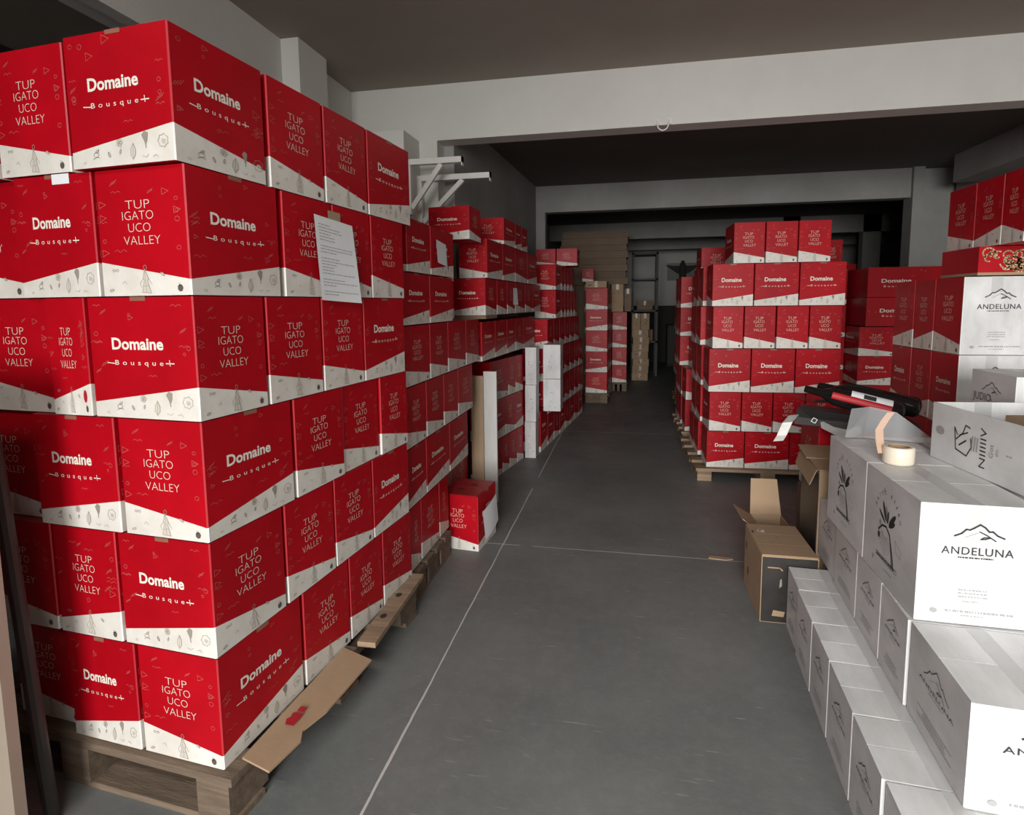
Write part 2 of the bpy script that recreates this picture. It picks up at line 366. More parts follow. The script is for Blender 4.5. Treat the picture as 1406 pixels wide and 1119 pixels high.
class Stack:
    """boxes on a block: side line runs from (x, y) along heading th; sgn +1 = aisle side faces +x, -1 = faces -x"""
    def __init__(s, x, y, th, name, sgn=1, gap=.005): s.x, s.y, s.th, s.name, s.sgn, s.gap = x, y, th, name, sgn, gap
    def P(s, u, t):
        c, sn = math.cos(s.th), math.sin(s.th); return (s.x+u*c-t*sn, s.y+u*sn+t*c)
    def side(s, z, h, layer, spans, depth=None, corner=None, start=0, setback=0.0, **kw):
        """spans (t0, t1, visible lettering[, options]); corner = width of the first one along the front"""
        for i, sp in enumerate(spans):
            t0, t1, k = sp[:3]; op = dict(kw); op.update(sp[3] if len(sp) > 3 else {})
            d = corner if (corner and i == 0) else (depth or (.33 if k == 'T' else .255))
            d = op.pop('d', d); sb = op.pop('sb', setback)
            cx = -s.sgn*(d/2+sb); px, py = s.P(cx, (t0+t1)/2); fr = op.pop('front', 'T' if k == 'D' else 'D')
            extra = op.pop('note', None)
            lab = f'{lk(k)} red carton, {ORD[i+start]} on aisle side, {layer} layer, {s.name}'
            carton(px, py, z, s.th, d, (t1-t0)-s.gap, h-.003, fr, extra or lab, f'red cartons of the {s.name}', **op)
    def front(s, z, h, layer, spans, depth=None, start=0, v0=0.0, **kw):
        """spans (u0, u1, visible lettering) measured along the front line"""
        for i, sp in enumerate(spans):
            u0, u1, k = sp[:3]; op = dict(kw); op.update(sp[3] if len(sp) > 3 else {})
            d = op.pop('d', depth or (.255 if k == 'D' else .33)); px, py = s.P((u0+u1)/2, d/2+v0+op.pop('sb', 0.0))
            lab = f'{lk(k)} red carton, {ORD[i+start]} in front row, {layer} layer, {s.name}'
            carton(px, py, z, s.th, abs(u1-u0)-s.gap, d, h-.003, k, op.pop('note', lab), f'red cartons of the {s.name}', **op)
LAY = ['bottom', 'second', 'third', 'fourth', 'fifth', 'top']

# ------------------------------------------------------------------ pallets
def pallet(x, y, th, w, d, h, label, m=WOOD, nb=5, group='wooden pallets under the stacks', x_left=False, cross=False):
    """(x, y) = front right corner (front left when x_left), w to the other side, d backwards"""
    t = empty('wooden_pallet', (x, y, 0), th); tag(t, label, 'pallet', group)
    xa, xb = (0, w) if x_left else (-w, 0)
    b = .022; bw = .10
    for i in range(nb):
        c = bw/2+(d-bw)*i/(nb-1); q = MB(); q.box(xa, xb, c-bw/2, c+bw/2, h-b, h, m); q.obj('deck_board', t, bevel=.002)
    xs = [xa+.06, (xa+xb)/2, xb-.06]
    for cx in xs:
        q = MB(); q.box(cx-.05, cx+.05, 0, d, h-2*b, h-b, m); q.obj('stringer_board', t, bevel=.002)
        if not cross: q = MB(); q.box(cx-.05, cx+.05, 0, d, 0, b*.8, m); q.obj('bottom_board', t, bevel=.002)
        for cy in (.07, d/2, d-.07):
            q = MB(); q.box(cx-.05, cx+.05, cy-.07, cy+.07, b*.8, h-2*b, m); q.obj('block', t, bevel=.003)
    if cross:
        for cy in (.06, d/2, d-.06): q = MB(); q.box(xa, xb, cy-.055, cy+.055, 0, b*.8, m); q.obj('bottom_board', t, bevel=.002)
    return t

# ================================================================== the setting
def struct(name, parts, label, cat):
    mb = MB()
    for p in parts: mb.box(*p)
    return tag(mb.obj(name), label, cat, kind='structure')
CZ = 2.757
struct('floor', [(-3.6, 5.2, -6.5, 14, -.12, 0, FLOOR)], 'dark grey sealed concrete floor with pale worn joint lines', 'floor')
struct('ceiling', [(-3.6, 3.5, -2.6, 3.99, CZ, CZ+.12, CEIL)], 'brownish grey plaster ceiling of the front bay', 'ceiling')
struct('ceiling_back', [(-3.6, 5.2, 3.99, 14, 2.625, 2.745, CEILD)], 'ceiling over the two rear bays, shade painted into its colour', 'ceiling')
# left side of the front bay: beam over a dark recess, pilaster, solid wall up to the portal
struct('trim_1', [(-2.06, -1.88, -2.5, 3.02, 2.43, CZ, WALL), (-1.93, -1.865, -2.5, 3.02, 2.40, 2.43, WALL)], 'plastered side beam along the left above the dark recess', 'beam')
struct('trim_2', [(-2.06, -1.775, 3.02, 3.32, 0, CZ, WALL)], 'pale pilaster on the left wall rising above the nearest red stack', 'pillar')
struct('wall_left', [(-2.06, -1.88, 3.32, 3.84, 0, CZ, WALL), (-1.88, -1.40, 3.56, 3.84, 0, 2.40, WALL), (-3.6, -3.4, -2.5, 3.84, 0, CZ, DADO)], 'pale left wall of the front bay with the shelf brackets', 'wall')
struct('trim_3', [(-3.6, -1.275, 3.84, 3.99, 0, CZ, WALL), (-1.275, 3.5, 3.84, 3.99, 2.40, CZ, WALL)], 'wide pale beam and left pier crossing the front bay', 'beam')
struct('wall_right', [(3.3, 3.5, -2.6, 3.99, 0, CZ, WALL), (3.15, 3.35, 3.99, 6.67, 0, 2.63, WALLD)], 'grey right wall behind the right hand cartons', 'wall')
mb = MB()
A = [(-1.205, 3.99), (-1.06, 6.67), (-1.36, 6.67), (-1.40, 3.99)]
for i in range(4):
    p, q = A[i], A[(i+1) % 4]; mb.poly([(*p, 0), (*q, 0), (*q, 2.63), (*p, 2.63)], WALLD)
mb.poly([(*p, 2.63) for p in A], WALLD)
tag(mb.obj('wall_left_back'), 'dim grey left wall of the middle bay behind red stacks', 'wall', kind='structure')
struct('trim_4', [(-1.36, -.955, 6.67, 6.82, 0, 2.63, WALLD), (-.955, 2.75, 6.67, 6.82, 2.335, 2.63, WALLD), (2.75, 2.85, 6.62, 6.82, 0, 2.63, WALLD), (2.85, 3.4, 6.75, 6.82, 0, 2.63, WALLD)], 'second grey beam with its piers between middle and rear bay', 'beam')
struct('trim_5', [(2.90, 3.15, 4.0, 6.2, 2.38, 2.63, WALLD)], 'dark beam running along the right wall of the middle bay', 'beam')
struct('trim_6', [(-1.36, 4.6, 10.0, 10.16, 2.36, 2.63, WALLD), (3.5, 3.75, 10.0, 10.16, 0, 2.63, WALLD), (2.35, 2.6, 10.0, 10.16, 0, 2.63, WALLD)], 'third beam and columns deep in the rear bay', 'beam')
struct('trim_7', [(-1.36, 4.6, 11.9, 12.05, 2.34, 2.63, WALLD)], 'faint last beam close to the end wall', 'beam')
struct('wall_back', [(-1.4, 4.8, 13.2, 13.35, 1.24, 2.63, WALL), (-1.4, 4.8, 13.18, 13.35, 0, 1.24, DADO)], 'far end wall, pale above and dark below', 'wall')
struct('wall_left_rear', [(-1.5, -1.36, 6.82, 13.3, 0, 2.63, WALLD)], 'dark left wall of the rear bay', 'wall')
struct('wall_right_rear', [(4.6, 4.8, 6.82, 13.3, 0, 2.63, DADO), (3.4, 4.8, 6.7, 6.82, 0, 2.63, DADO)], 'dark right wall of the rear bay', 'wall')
struct('wall_front', [(-3.6, -1.25, -2.65, -2.5, 0, CZ, WALL), (2.9, 3.5, -2.65, -2.5, 0, CZ, WALL), (-1.25, 2.9, -2.65, -2.5, 2.45, CZ, WALL)], 'front wall behind the viewer around the open loading door', 'wall')
# ring hook in the beam
h = MB(); cx, cy, cz = .185, 3.83, 2.405
h.tube([(cx+.032*math.cos(t), cy-.012, cz-.008+.034*math.sin(t)) for t in [PI*1.0+PI*k/14 for k in range(15)]], .0045, BRKT, 8)
h.tube([(cx-.032, cy-.012, cz-.008), (cx-.036, cy-.006, cz+.02)], .005, BRKT); h.tube([(cx+.032, cy-.012, cz-.008), (cx+.036, cy-.006, cz+.02)], .005, BRKT)
h.box(cx-.045, cx-.027, cy-.002, cy+.010, cz-.002, cz+.030, BRKT); h.box(cx+.027, cx+.050, cy-.002, cy+.010, cz-.002, cz+.030, BRKT)
tag(h.obj('ring_hook'), 'small white half ring hook hanging under the front beam', 'hook')
# shelf brackets
def bracket(x, y, z, L, label):
    t = empty('shelf_bracket', (x, y, z)); tag(t, label, 'shelf bracket', 'white shelf brackets on the left wall')
    q = MB(); q.box(0, L, -.02, .02, -.035, 0, BRKT); q.box(L-.006, L, -.02, .02, -.055, 0, BRKT); q.obj('arm', t, bevel=.003)
    q = MB(); q.box(0, .03, -.02, .02, -.34, -.036, BRKT); q.obj('wall_plate', t, bevel=.003)
    q = MB(); a = Vector((.03, 0, -.30)); b = Vector((L*.62, 0, -.037)); d = (b-a).normalized(); n = Vector((-d.z, 0, d.x))*.015
    P = [(a-n), (b-n), (b+n), (a+n)]
    for yy, rev in ((-.012, False), (.012, True)):
        f = [(p.x, yy, p.z) for p in P]; q.poly(f[::-1] if rev else f, BRKT)
    for i in range(4):
        p0, p1 = P[i], P[(i+1) % 4]; q.poly([(p0.x, .012, p0.z), (p1.x, .012, p1.z), (p1.x, -.012, p1.z), (p0.x, -.012, p0.z)], BRKT)
    q.obj('brace', t)
bracket(-1.40, 3.80, 2.165, .50, 'longer white triangular shelf bracket, farther of the two on the left wall')
bracket(-1.40, 3.60, 2.225, .37, 'shorter white shelf bracket just above the nearest red stack')

# ================================================================== nearest left stack
L1 = Stack(-.999, 1.185, -.083, 'nearest left stack')
pallet(-.962, 1.165, -.083, 1.05, 1.07, .138, 'weathered wooden pallet under the nearest left stack', WOODD, cross=True)
z = .14
L1.side(z, .30, 'bottom', [(0, .335, 'D'), (.343, .60, 'T'), (.602, .835, 'T'), (.838, 1.088, 'T')], corner=.255)
L1.front(z, .30, 'bottom', [(-.262, -.50, 'D'), (-.505, -.75, 'T', dict(sb=.03))], start=1)
z = .44
L1.side(z, .30, 'second', [(0, .275, 'T'), (.28, .53, 'T'), (.532, .78, 'T'), (.782, 1.075, 'D')], corner=.29)
L1.front(z, .30, 'second', [(-.295, -.515, 'T', dict(mirror=True, d=.27)), (-.52, -.77, 'T')], start=1)
z = .74
L1.side(z, .30, 'third', [(0, .337, 'D'), (.345, .607, 'T'), (.61, .856, 'T', dict(sb=.006)), (.859, 1.085, 'T')], corner=.258)
L1.front(z, .30, 'third', [(-.268, -.55, 'D'), (-.56, -.81, 'T', dict(sb=.03))], start=1)
z = 1.04
L1.side(z, .30, 'fourth', [(0, .245, 'T'), (.25, .505, 'T'), (.508, .757, 'T'), (.76, 1.078, 'D')], corner=.325)
L1.front(z, .30, 'fourth', [(-.332, -.465, 'T', dict(mirror=True, spot=True, d=.30)), (-.47, -.72, 'T', dict(sb=.015))], start=1)
z = 1.34
L1.side(z, .30, 'fifth', [(0, .322, 'D'), (.338, .585, 'T'), (.588, .828, 'T'), (.831, 1.09, 'T')], corner=.268)
L1.front(z, .30, 'fifth', [(-.274, -.535, 'D'), (-.545, -.80, 'T', dict(sb=.02))], start=1)
z = 1.64
L1.side(z, .30, 'top', [(-.02, .285, 'D', dict(kinds='DDDD', front='D', note='bold-name red carton with lettering on both sides, top front corner, nearest left stack')), (.297, .555, 'T'), (.56, .82, 'T'), (.825, 1.165, 'D')], corner=.305)
L1.front(z, .30, 'top', [(-.325, -.565, 'T', dict(sb=-.005, d=.28)), (-.57, -.82, 'T', dict(sb=-.005))], start=1)
# papers
def sheet(name, L, H, nx, ny, curl, m, loc, rz, label, cat, lines=True, tilt=0.0, skew=0.0, tape=True):
    """a hanging sheet: local x = outwards, y = along the side, z = up; curl(u, v) = distance out"""
    q = MB(); nv = [[Vector((curl(i/nx, j/ny), L*i/nx+skew*(j/ny), -H*(1-j/ny)+tilt*L*i/nx)) for i in range(nx+1)] for j in range(ny+1)]
    for j in range(ny):
        for i in range(nx):
            P = [nv[j][i], nv[j][i+1], nv[j+1][i+1], nv[j+1][i]]; q.poly(P, m); q.poly([p-Vector((.0006, 0, 0)) for p in reversed(P)], m)
    o = q.obj(name, None, loc, rz); tag(o, label, cat)
    if lines:
        q = MB(); rnd = random.Random(label)
        def pt(u, v, e=.0007):
            a = Vector((curl(u, v), L*u+skew*v, -H*(1-v)+tilt*L*u)); return a+Vector((e, 0, 0))
        for k in range(24):
            v = .90-.036*k
            if k in (6, 10, 17, 21): continue
            u = .08; end = rnd.choice((.35, .45, .6, .9))
            while u < end:
                l = rnd.uniform(.03, .10); q.poly([pt(u, v), pt(u+l, v), pt(u+l, v+.009), pt(u, v+.009)], INKL); u += l+.015
        q.obj('printed_lines', o)
    if tape:
        q = MB(); q.box(.0004, .0010, L*.30, L*.62, -.012, .022, TAPEB); q.obj('tape_strip', o)
    return o
px, py = L1.P(.004, .495)
sheet('delivery_note', .215, .262, 5, 8, lambda u, v: .004+.012*(1-v)*(u*u)+.006*(1-v), PAPER, (px, py, 1.592), -.083, 'white printed delivery note taped to the fifth layer of the nearest stack', 'paper', tilt=-.05, skew=-.015)
q = MB(); px, py = L1.P(-.37, -.0015); q.box(-.028, .028, -.0008, 0, -.012, .012, PAPER)
tag(q.obj('paper_label', None, (px, py, 1.626), -.083), 'small blank white sticker on a fifth layer carton front', 'label')
# cardboard slip sheet and projecting board on the pallet
q = MB(); pts = [(-.005, 0), (.085, -.015), (.100, .10), (.085, .13), (.105, .22), (.115, .48), (.0, .50)]
zz = lambda p: -.016*max(0, p[0]-.045)/.07
q.poly([(p[0]-.03, p[1], .006+zz(p)) for p in pts], CARD); q.poly([(p[0]-.03, p[1], 0+zz(p)) for p in reversed(pts)], CARD)
for i in range(len(pts)):
    a, b = pts[i], pts[(i+1) % len(pts)]; q.poly([(a[0]-.03, a[1], zz(a)), (b[0]-.03, b[1], zz(b)), (b[0]-.03, b[1], .006+zz(b)), (a[0]-.03, a[1], .006+zz(a))], CARD)
sl = q.obj('cardboard_sheet', None, (-.940, 1.225, .1415), -.04); tag(sl, 'brown cardboard sheet sticking out under the nearest stack with red mark', 'cardboard sheet')
q = MB(); Fm = Face(q, (.005, .13, .0055), (0, 1, 0), (-1, 0, 0), .001)
Fm.poly([(0, -.022), (.05, -.022), (.05, 0), (.045, .012), (.03, .006), (.02, .014), (0, .004)], INKS); Fm.poly([(.056, -.018), (.075, -.018), (.075, .004), (.056, .004)], INKS)
q.obj('red_stamp', sl)
q = MB(); q.box(-.066, 0, 0, .52, 0, .018, WOOD)
pb = q.obj('loose_plank', None, (-.846, 1.755, .1385), .03, bevel=.003); tag(pb, 'light wooden plank with two dark holes projecting beside nearest stack', 'plank')
q = MB()
for yy in (.17, .33): q.ell = None; Face(q, (-.04, yy, .018), (1, 0, 0), (0, 1, 0), .0008).ell(0, 0, .012, .017, INKB)
q.obj('nail_hole', pb)

# ================================================================== second left stack
L2 = Stack(-.93, 2.30, 0.0, 'second left stack')
pallet(-.905, 2.31, 0, .62, .50, .136, 'dark wooden pallet at the foot of the second left stack', WOODD, nb=4)
L2.side(.14, .285, 'bottom', [(.02, .14, 'T'), (.145, .40, 'T'), (.405, .555, 'T')])
L2.side(0, .424, 'bottom', [(.56, .81, 'T'), (.815, 1.07, 'T'), (1.075, 1.33, 'T')], start=3, setback=.115, depth=.30)
L2.side(.428, .262, 'second', [(0, .23, 'D'), (.235, .59, 'D'), (.595, .95, 'D')])
L2.side(.693, .265, 'third', [(0, .25, 'T'), (.255, .51, 'T'), (.515, .765, 'T'), (.77, 1.07, 'T')])
L2.side(.961, .262, 'fourth', [(0, .32, 'T'), (.325, .60, 'T'), (.605, .94, 'T'), (.945, 1.24, 'T', dict(d=.30))])
L2.side(1.226, .226, 'fifth', [(0, .335, 'D'), (.34, .70, 'D'), (.71, 1.22, 'D', dict(sb=.15))])
L2.side(1.455, .23, 'top', [(.062, .36, 'D'), (.365, .735, 'D'), (.745, 1.22, 'D', dict(sb=.15))])
sheet('paper_note', .15, .11, 3, 3, lambda u, v: .004+.006*(1-v), PAPER, (-.926, 2.73, 1.625), 0, 'small blank white paper on the top layer of second left stack', 'paper', lines=False, tilt=-.08, tape=False)
# lone carton on the floor
lc = carton(-.873, 3.035, 0, -.11, .223, .285, .298, 'T', 'single red carton standing alone on the floor beside the aisle', 'red carton on the floor', tape=True)
q = MB()
for sx in (-1, 1):
    q.box(sx*.003 if sx > 0 else -.16, .16 if sx > 0 else -.003, -.122, .122, CH+.0002, CH+.003, REDT)
q.obj('top_flap', lc)
q = MB(); G = Face(q, (-CW/2, -CS/2, CH+.0032), (1, 0, 0), (0, 1, 0), .0004)
for cx_, cy_ in ((.115, .15), (.215, .10)): G.ell(cx_, cy_, .020, .024, INKB, n=14)
q.obj('hand_hole', lc)
sheet('paper_note', .215, .155, 4, 6, lambda u, v: .004+.016*(1-v)*(1-.3*u)+.005*math.sin(u*3), PAPER, (-.760, 2.900, .212), -.11, 'white folded paper hanging on the side of the lone floor carton', 'paper', lines=False, tilt=.17, tape=True)
# boards between the stacks
q = MB(); q.box(-.082, .0, 0, .03, 0, .845, PINE)
tag(q.obj('wooden_board', None, (-.938, 3.655, 0), .0, bevel=.003), 'pale pine board standing upright behind the lone carton', 'board')
q = MB(); q.box(0, .086, 0, .022, 0, .875, BOARDW)
tag(q.obj('panel_board', None, (-.934, 3.655, 0), .02, bevel=.003), 'greyish white flat panel standing upright beside the pine board', 'panel')

# ================================================================== third left stack (shallow rows along the wall)
L3 = Stack(-.93, 3.60, -.05, 'third left stack')
U3 = Stack(-.90, 3.60, -.05, 'upper third left stack')
B3 = Stack(-1.0, 4.10, -.17, 'third left stack')
B3.side(0, .285, 'bottom', [(.0, .23, 'T'), (.235, .38, 'T'), (.385, .55, 'T'), (.555, .71, 'T')], depth=.17)
B3.side(.29, .30, 'second', [(0, .30, 'D'), (.305, .51, 'T'), (.515, .71, 'D')], depth=.17)
B3.side(.593, .30, 'third', [(0, .37, 'T'), (.375, .53, 'T'), (.535, .71, 'T')], depth=.17)
L3.side(.945, .255, 'fourth', [(.01, .32, 'D'), (.325, .64, 'D'), (.645, .91, 'D'), (.915, 1.18, 'T'), (1.185, 1.62, 'D')], depth=.21)
U3.side(1.242, .235, 'first', [(.0, .27, 'T'), (.275, .54, 'T'), (.545, .78, 'T'), (.785, 1.12, 'T'), (1.125, 1.40, 'T'), (1.405, 1.75, 'D')], depth=.20, corner=.225)
U3.side(1.48, .25, 'second', [(.05, .43, 'D'), (.435, .79, 'D'), (.795, 1.22, 'T'), (1.225, 1.6, 'D')], depth=.19, corner=.19)
U3.side(1.688, .192, 'third', [(-.30, -.07, 'T')], corner=.25)
U3.side(1.733, .185, 'third', [(.47, .80, 'D'), (.805, 1.01, 'D'), (1.015, 1.22, 'D')], depth=.19, corner=.225, start=1)
q = MB(); q.box(-.255, .0, 0, .26, 0, .022, CARDD)
tag(q.obj('cardboard_tray', None, (-.893, 3.585, 1.2185), -.05, bevel=.002), 'flat brown cardboard tray under the corner carton above the fourth layer', 'cardboard tray')
px, py = U3.P(.003, .70); sheet('paper_note', .12, .125, 3, 3, lambda u, v: .004+.008*(1-v)*u, PAPER, (px, py, 1.43), -.05, 'narrow white paper on the upper third left stack', 'paper', lines=False, tape=False)
# white cartons seen end on
def white_slab(x, y, z, th, w, d, h, label, nm='white_carton'):
    q = MB(); q.box(0, w, 0, d, 0, h-.003, WHITE); o = q.obj(nm, None, (x, y, z), th, bevel=.003); tag(o, label, 'carton', 'white cartons standing end on by the left stacks')
    q = MB(); G = Face(q, (0, 0, 0), (1, 0, 0), (0, 0, 1), .0012); rnd = random.Random(label)
    for k in range(4): G.ell(w*rnd.uniform(.3, .75), h*rnd.uniform(.12, .88), .006, .004, INKL, n=7)
    G.line([(w*.3, h*.25), (w*.45, h*.32), (w*.6, h*.24)], .002, INKL)
    q.obj('printed_marks', o); return o
for k, (z0, z1) in enumerate(((0, .315), (.315, .63), (.63, .95))):
    white_slab(-.868+.004*k, 4.80, z0, 0, .092, .17, z1-z0, f'narrow white carton end, {("bottom", "middle", "top")[k]} of three beside third left stack')
white_slab(-.738, 5.0, .372, 0, .150, .20, .285, 'lower of two wide white carton ends by the fourth left stack')
white_slab(-.738, 5.0, .658, 0, .150, .20, .30, 'upper of two wide white carton ends by the fourth left stack')

# ================================================================== fourth left stack
L4 = Stack(-.755, 5.10, -.105, 'fourth left stack')
L4.side(0, .37, 'bottom', [(-.10, .16, 'D', dict(d=.22))])
L4.side(0, .29, 'bottom', [(.17+.25*i, .415+.25*i, 'DT'[i % 2]) for i in range(7)], depth=.24, start=1)
L4.side(.293, .30, 'second', [(.17+.25*i, .415+.25*i, 'T') for i in range(7)], depth=.24, start=1)
L4.side(.596, .30, 'third', [(.17+.25*i, .415+.25*i, 'T') for i in range(7)], depth=.24, start=1)
L4.side(.899, .27, 'fourth', [(.17+.25*i, .415+.25*i, 'T') for i in range(6)], depth=.24, start=1)
L4.side(1.172, .27, 'fifth', [(.50, .74, 'D')]+[(.75+.16*i, .90+.16*i, 'T') for i in range(5)], depth=.21)
L4.side(1.445, .245, 'sixth', [(.50, .74, 'D')]+[(.75+.16*i, .90+.16*i, 'T') for i in range(4)], depth=.21)
T4 = Stack(-.53, 6.0, 0, 'fourth left stack')
T4.front(1.694, .175, 'top', [(-.215, 0, 'T'), (-.43, -.22, 'T')], depth=.30)
# fifth left stack on its own pallet, cartons and flat boards behind it
pallet(-.27, 7.65, -.03, .31, 1.0, .128, 'dark pallet under the fifth left stack near the rear bay', WOODD)
L5 = Stack(-.288, 7.66, -.03, 'fifth left stack')
for k in range(5):
    zz_ = .132+.275*k; kk = 'TDTDT'[k]
    L5.side(zz_, .274, LAY[k], [(0, .30, 'T' if kk == 'D' else 'D'), (.305, .60, 'T'), (.605, .90, 'T')], depth=.28, corner=.28)
L6 = Stack(-.045, 8.75, 0, 'sixth left stack')
pallet(-.03, 8.74, 0, .26, .5, .128, 'small dark pallet under the sixth left stack', WOODD, nb=4)
for k in range(4): L6.side(.132+.262*k, .26, LAY[k], [(0, .26, 'D'), (.265, .49, 'T')], depth=.21, corner=.21)
def brown(x, y, z, th, w, d, h, label, group, m=CARD, nm='cardboard_carton'):
    q = MB(); q.box(0, w, 0, d, 0, h-.002, m); o = q.obj(nm, None, (x, y, z), th, bevel=.004); tag(o, label, 'carton', group)
    q = MB(); q.box(w/2-.02, w/2+.02, -.0012, 0, h-.08, h-.002, TAPEB); q.box(w/2-.02, w/2+.02, 0, d, h-.002, h-.0008, TAPEB); q.obj('packing_tape', o)
    q = MB(); G = Face(q, (0, 0, 0), (1, 0, 0), (0, 0, 1), .0012); rnd = random.Random(label)
    for k in range(3): G.ell(w*rnd.uniform(.15, .85), h*rnd.uniform(.25, .75), .012, .008, INKD, n=7)
    q.obj('printed_marks', o); return o
brown(-.27, 8.72, 1.183, 0, .17, .28, .40, 'tall brown carton on top of the sixth left stack', 'brown cartons at the back left', CARD)
brown(-.085, 8.95, 1.183, 0, .10, .22, .34, 'narrow brown carton right of the tall brown one', 'brown cartons at the back left', CARDD)
brown(-.57, 7.67, 1.51, -.03, .27, .35, .085, 'low flat brown carton on top of the fifth left stack', 'brown cartons at the back left', CARD)
o = carton(-.56, 8.02, 1.60, 0, .15, .2, .17, 'T', 'small dim red carton on the flat brown one, fifth left stack', 'red cartons of the fifth left stack', tape=False); o.location.z = 1.598
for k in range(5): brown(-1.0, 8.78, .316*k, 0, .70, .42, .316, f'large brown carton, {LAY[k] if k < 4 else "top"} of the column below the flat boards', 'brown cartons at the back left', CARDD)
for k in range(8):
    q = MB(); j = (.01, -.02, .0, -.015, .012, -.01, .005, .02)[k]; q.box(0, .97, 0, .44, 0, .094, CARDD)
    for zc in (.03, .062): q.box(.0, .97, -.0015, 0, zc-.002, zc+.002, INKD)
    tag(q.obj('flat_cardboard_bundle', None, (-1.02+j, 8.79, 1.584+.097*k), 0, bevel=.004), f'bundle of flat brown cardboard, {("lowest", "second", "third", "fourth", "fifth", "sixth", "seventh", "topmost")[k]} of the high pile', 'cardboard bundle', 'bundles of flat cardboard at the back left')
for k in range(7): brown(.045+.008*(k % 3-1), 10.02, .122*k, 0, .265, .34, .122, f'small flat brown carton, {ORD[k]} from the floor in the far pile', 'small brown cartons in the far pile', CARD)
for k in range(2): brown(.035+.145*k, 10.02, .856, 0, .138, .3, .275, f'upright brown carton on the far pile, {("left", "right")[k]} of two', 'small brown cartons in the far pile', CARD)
# rack, end wall ornament and dark furniture far back
r = empty('steel_rack', (.02, 10.6, 0)); tag(r, 'tall dark steel rack behind the far pile of brown cartons', 'rack')
for x in (0, .42):
    for y in (0, .5):
        q = MB(); q.box(x, x+.04, y, y+.04, 0, 2.2, STEEL); q.obj('upright', r)
for zc in (.6, 1.15, 1.7, 2.15):
    q = MB(); q.box(0, .46, 0, .54, zc, zc+.03, STEEL); q.obj('shelf', r)
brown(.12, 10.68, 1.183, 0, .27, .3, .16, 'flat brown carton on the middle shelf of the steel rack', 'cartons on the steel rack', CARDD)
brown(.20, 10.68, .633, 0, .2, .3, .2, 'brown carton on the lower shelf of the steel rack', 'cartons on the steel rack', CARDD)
t = empty('winged_ornament', (1.10, 13.16, 1.9)); tag(t, 'dark winged figure ornament hanging on the far end wall', 'wall ornament')
q = MB(); q.box(-.32, .36, 0, .02, -.12, .25, WALLD); q.obj('back_plate', t)
q = MB(); q.tube([(0, -.03, .30), (0, -.03, .25), (0, -.03, .20), (0, -.03, .05), (0, -.03, -.28)], [.03, .045, .07, .08, .06], DADO, 10); q.obj('figure', t)
q = MB()
for sx in (-1, 1):
    P = [(0, .10), (.10, .02), (.22, .10), (.36, .21), (.20, .19), (0, .19)]
    f = [(sx*a, -.05, b) for a, b in P]; g_ = [(sx*a, -.03, b) for a, b in P]
    if sx < 0: f, g_ = f[::-1], g_[::-1]
    q.poly(f, DADO); q.poly(g_[::-1], DADO)
    for i in range(6): q.poly([f[i], g_[i], g_[(i+1) % 6], f[(i+1) % 6]], DADO)
q.obj('wings', t)
q = MB(); q.tube([(0, -.02, -.36), (0, -.02, -.42), (0, -.02, -.48)], [.03, .04, .02], DADO); q.tube([(0, -.02, -.52), (0, -.02, -.56)], .025, DADO); q.obj('pendant', t)
ch = empty('dark_cabinet', (.75, 12.3, 0)); tag(ch, 'low dark cabinet standing in front of the far end wall', 'cabinet')
q = MB(); q.box(0, 1.0, 0, .45, 0, .85, DADO); q.obj('body', ch)
for k in range(2):
    q = MB(); q.box(.02+.49*k, .49+.49*k, -.018, 0, .05, .82, STEEL); dd = q.obj('door', ch)
    q = MB(); q.box(.42+.12*k, .44+.12*k, -.04, -.018, .40, .50, BRKT); q.obj('handle', dd)

# ================================================================== pallet stack right of the aisle
C = Stack(.565, 4.42, .03, 'central pallet stack', sgn=-1)
pallet(.49, 4.37, .03, 1.0, 1.05, .092, 'light wooden pallet under the central red stack', WOOD, x_left=True)
GC = 'red cartons of the central pallet stack'
def crow(z, h, layer, spans, v0=0.0, depth=None):
    C.front(z, h, layer, spans, depth, v0=v0)
crow(.094, .272, 'bottom', [(0, .267, 'D'), (.27, .575, 'D'), (.578, .88, 'D')])
crow(.368, .29, 'second', [(.012, .236, 'T'), (.24, .452, 'T'), (.456, .67, 'T'), (.674, .89, 'T')])
crow(.66, .315, 'third', [(.0, .29, 'D'), (.294, .588, 'D'), (.592, .888, 'D')], v0=-.012)
crow(.977, .302, 'fourth', [(.022, .235, 'T'), (.239, .452, 'T'), (.458, .672, 'T'), (.676, .888, 'T')])
crow(1.281, .30, 'fifth', [(.01, .293, 'D'), (.297, .593, 'D'), (.597, .898, 'D')], v0=-.012)
crow(1.583, .285, 'top', [(.15, .362, 'T'), (.366, .578, 'T'), (.582, .795, 'T')])
for k, (z0, h0) in enumerate(((.094, .272), (.368, .29), (.66, .315), (.977, .302), (1.281, .30))):
    C.side(z0, h0, LAY[k], [(.345, .60, 'T'), (.605, .86, 'T')], setback=-.012 if k in (0, 3) else -.0, start=1)
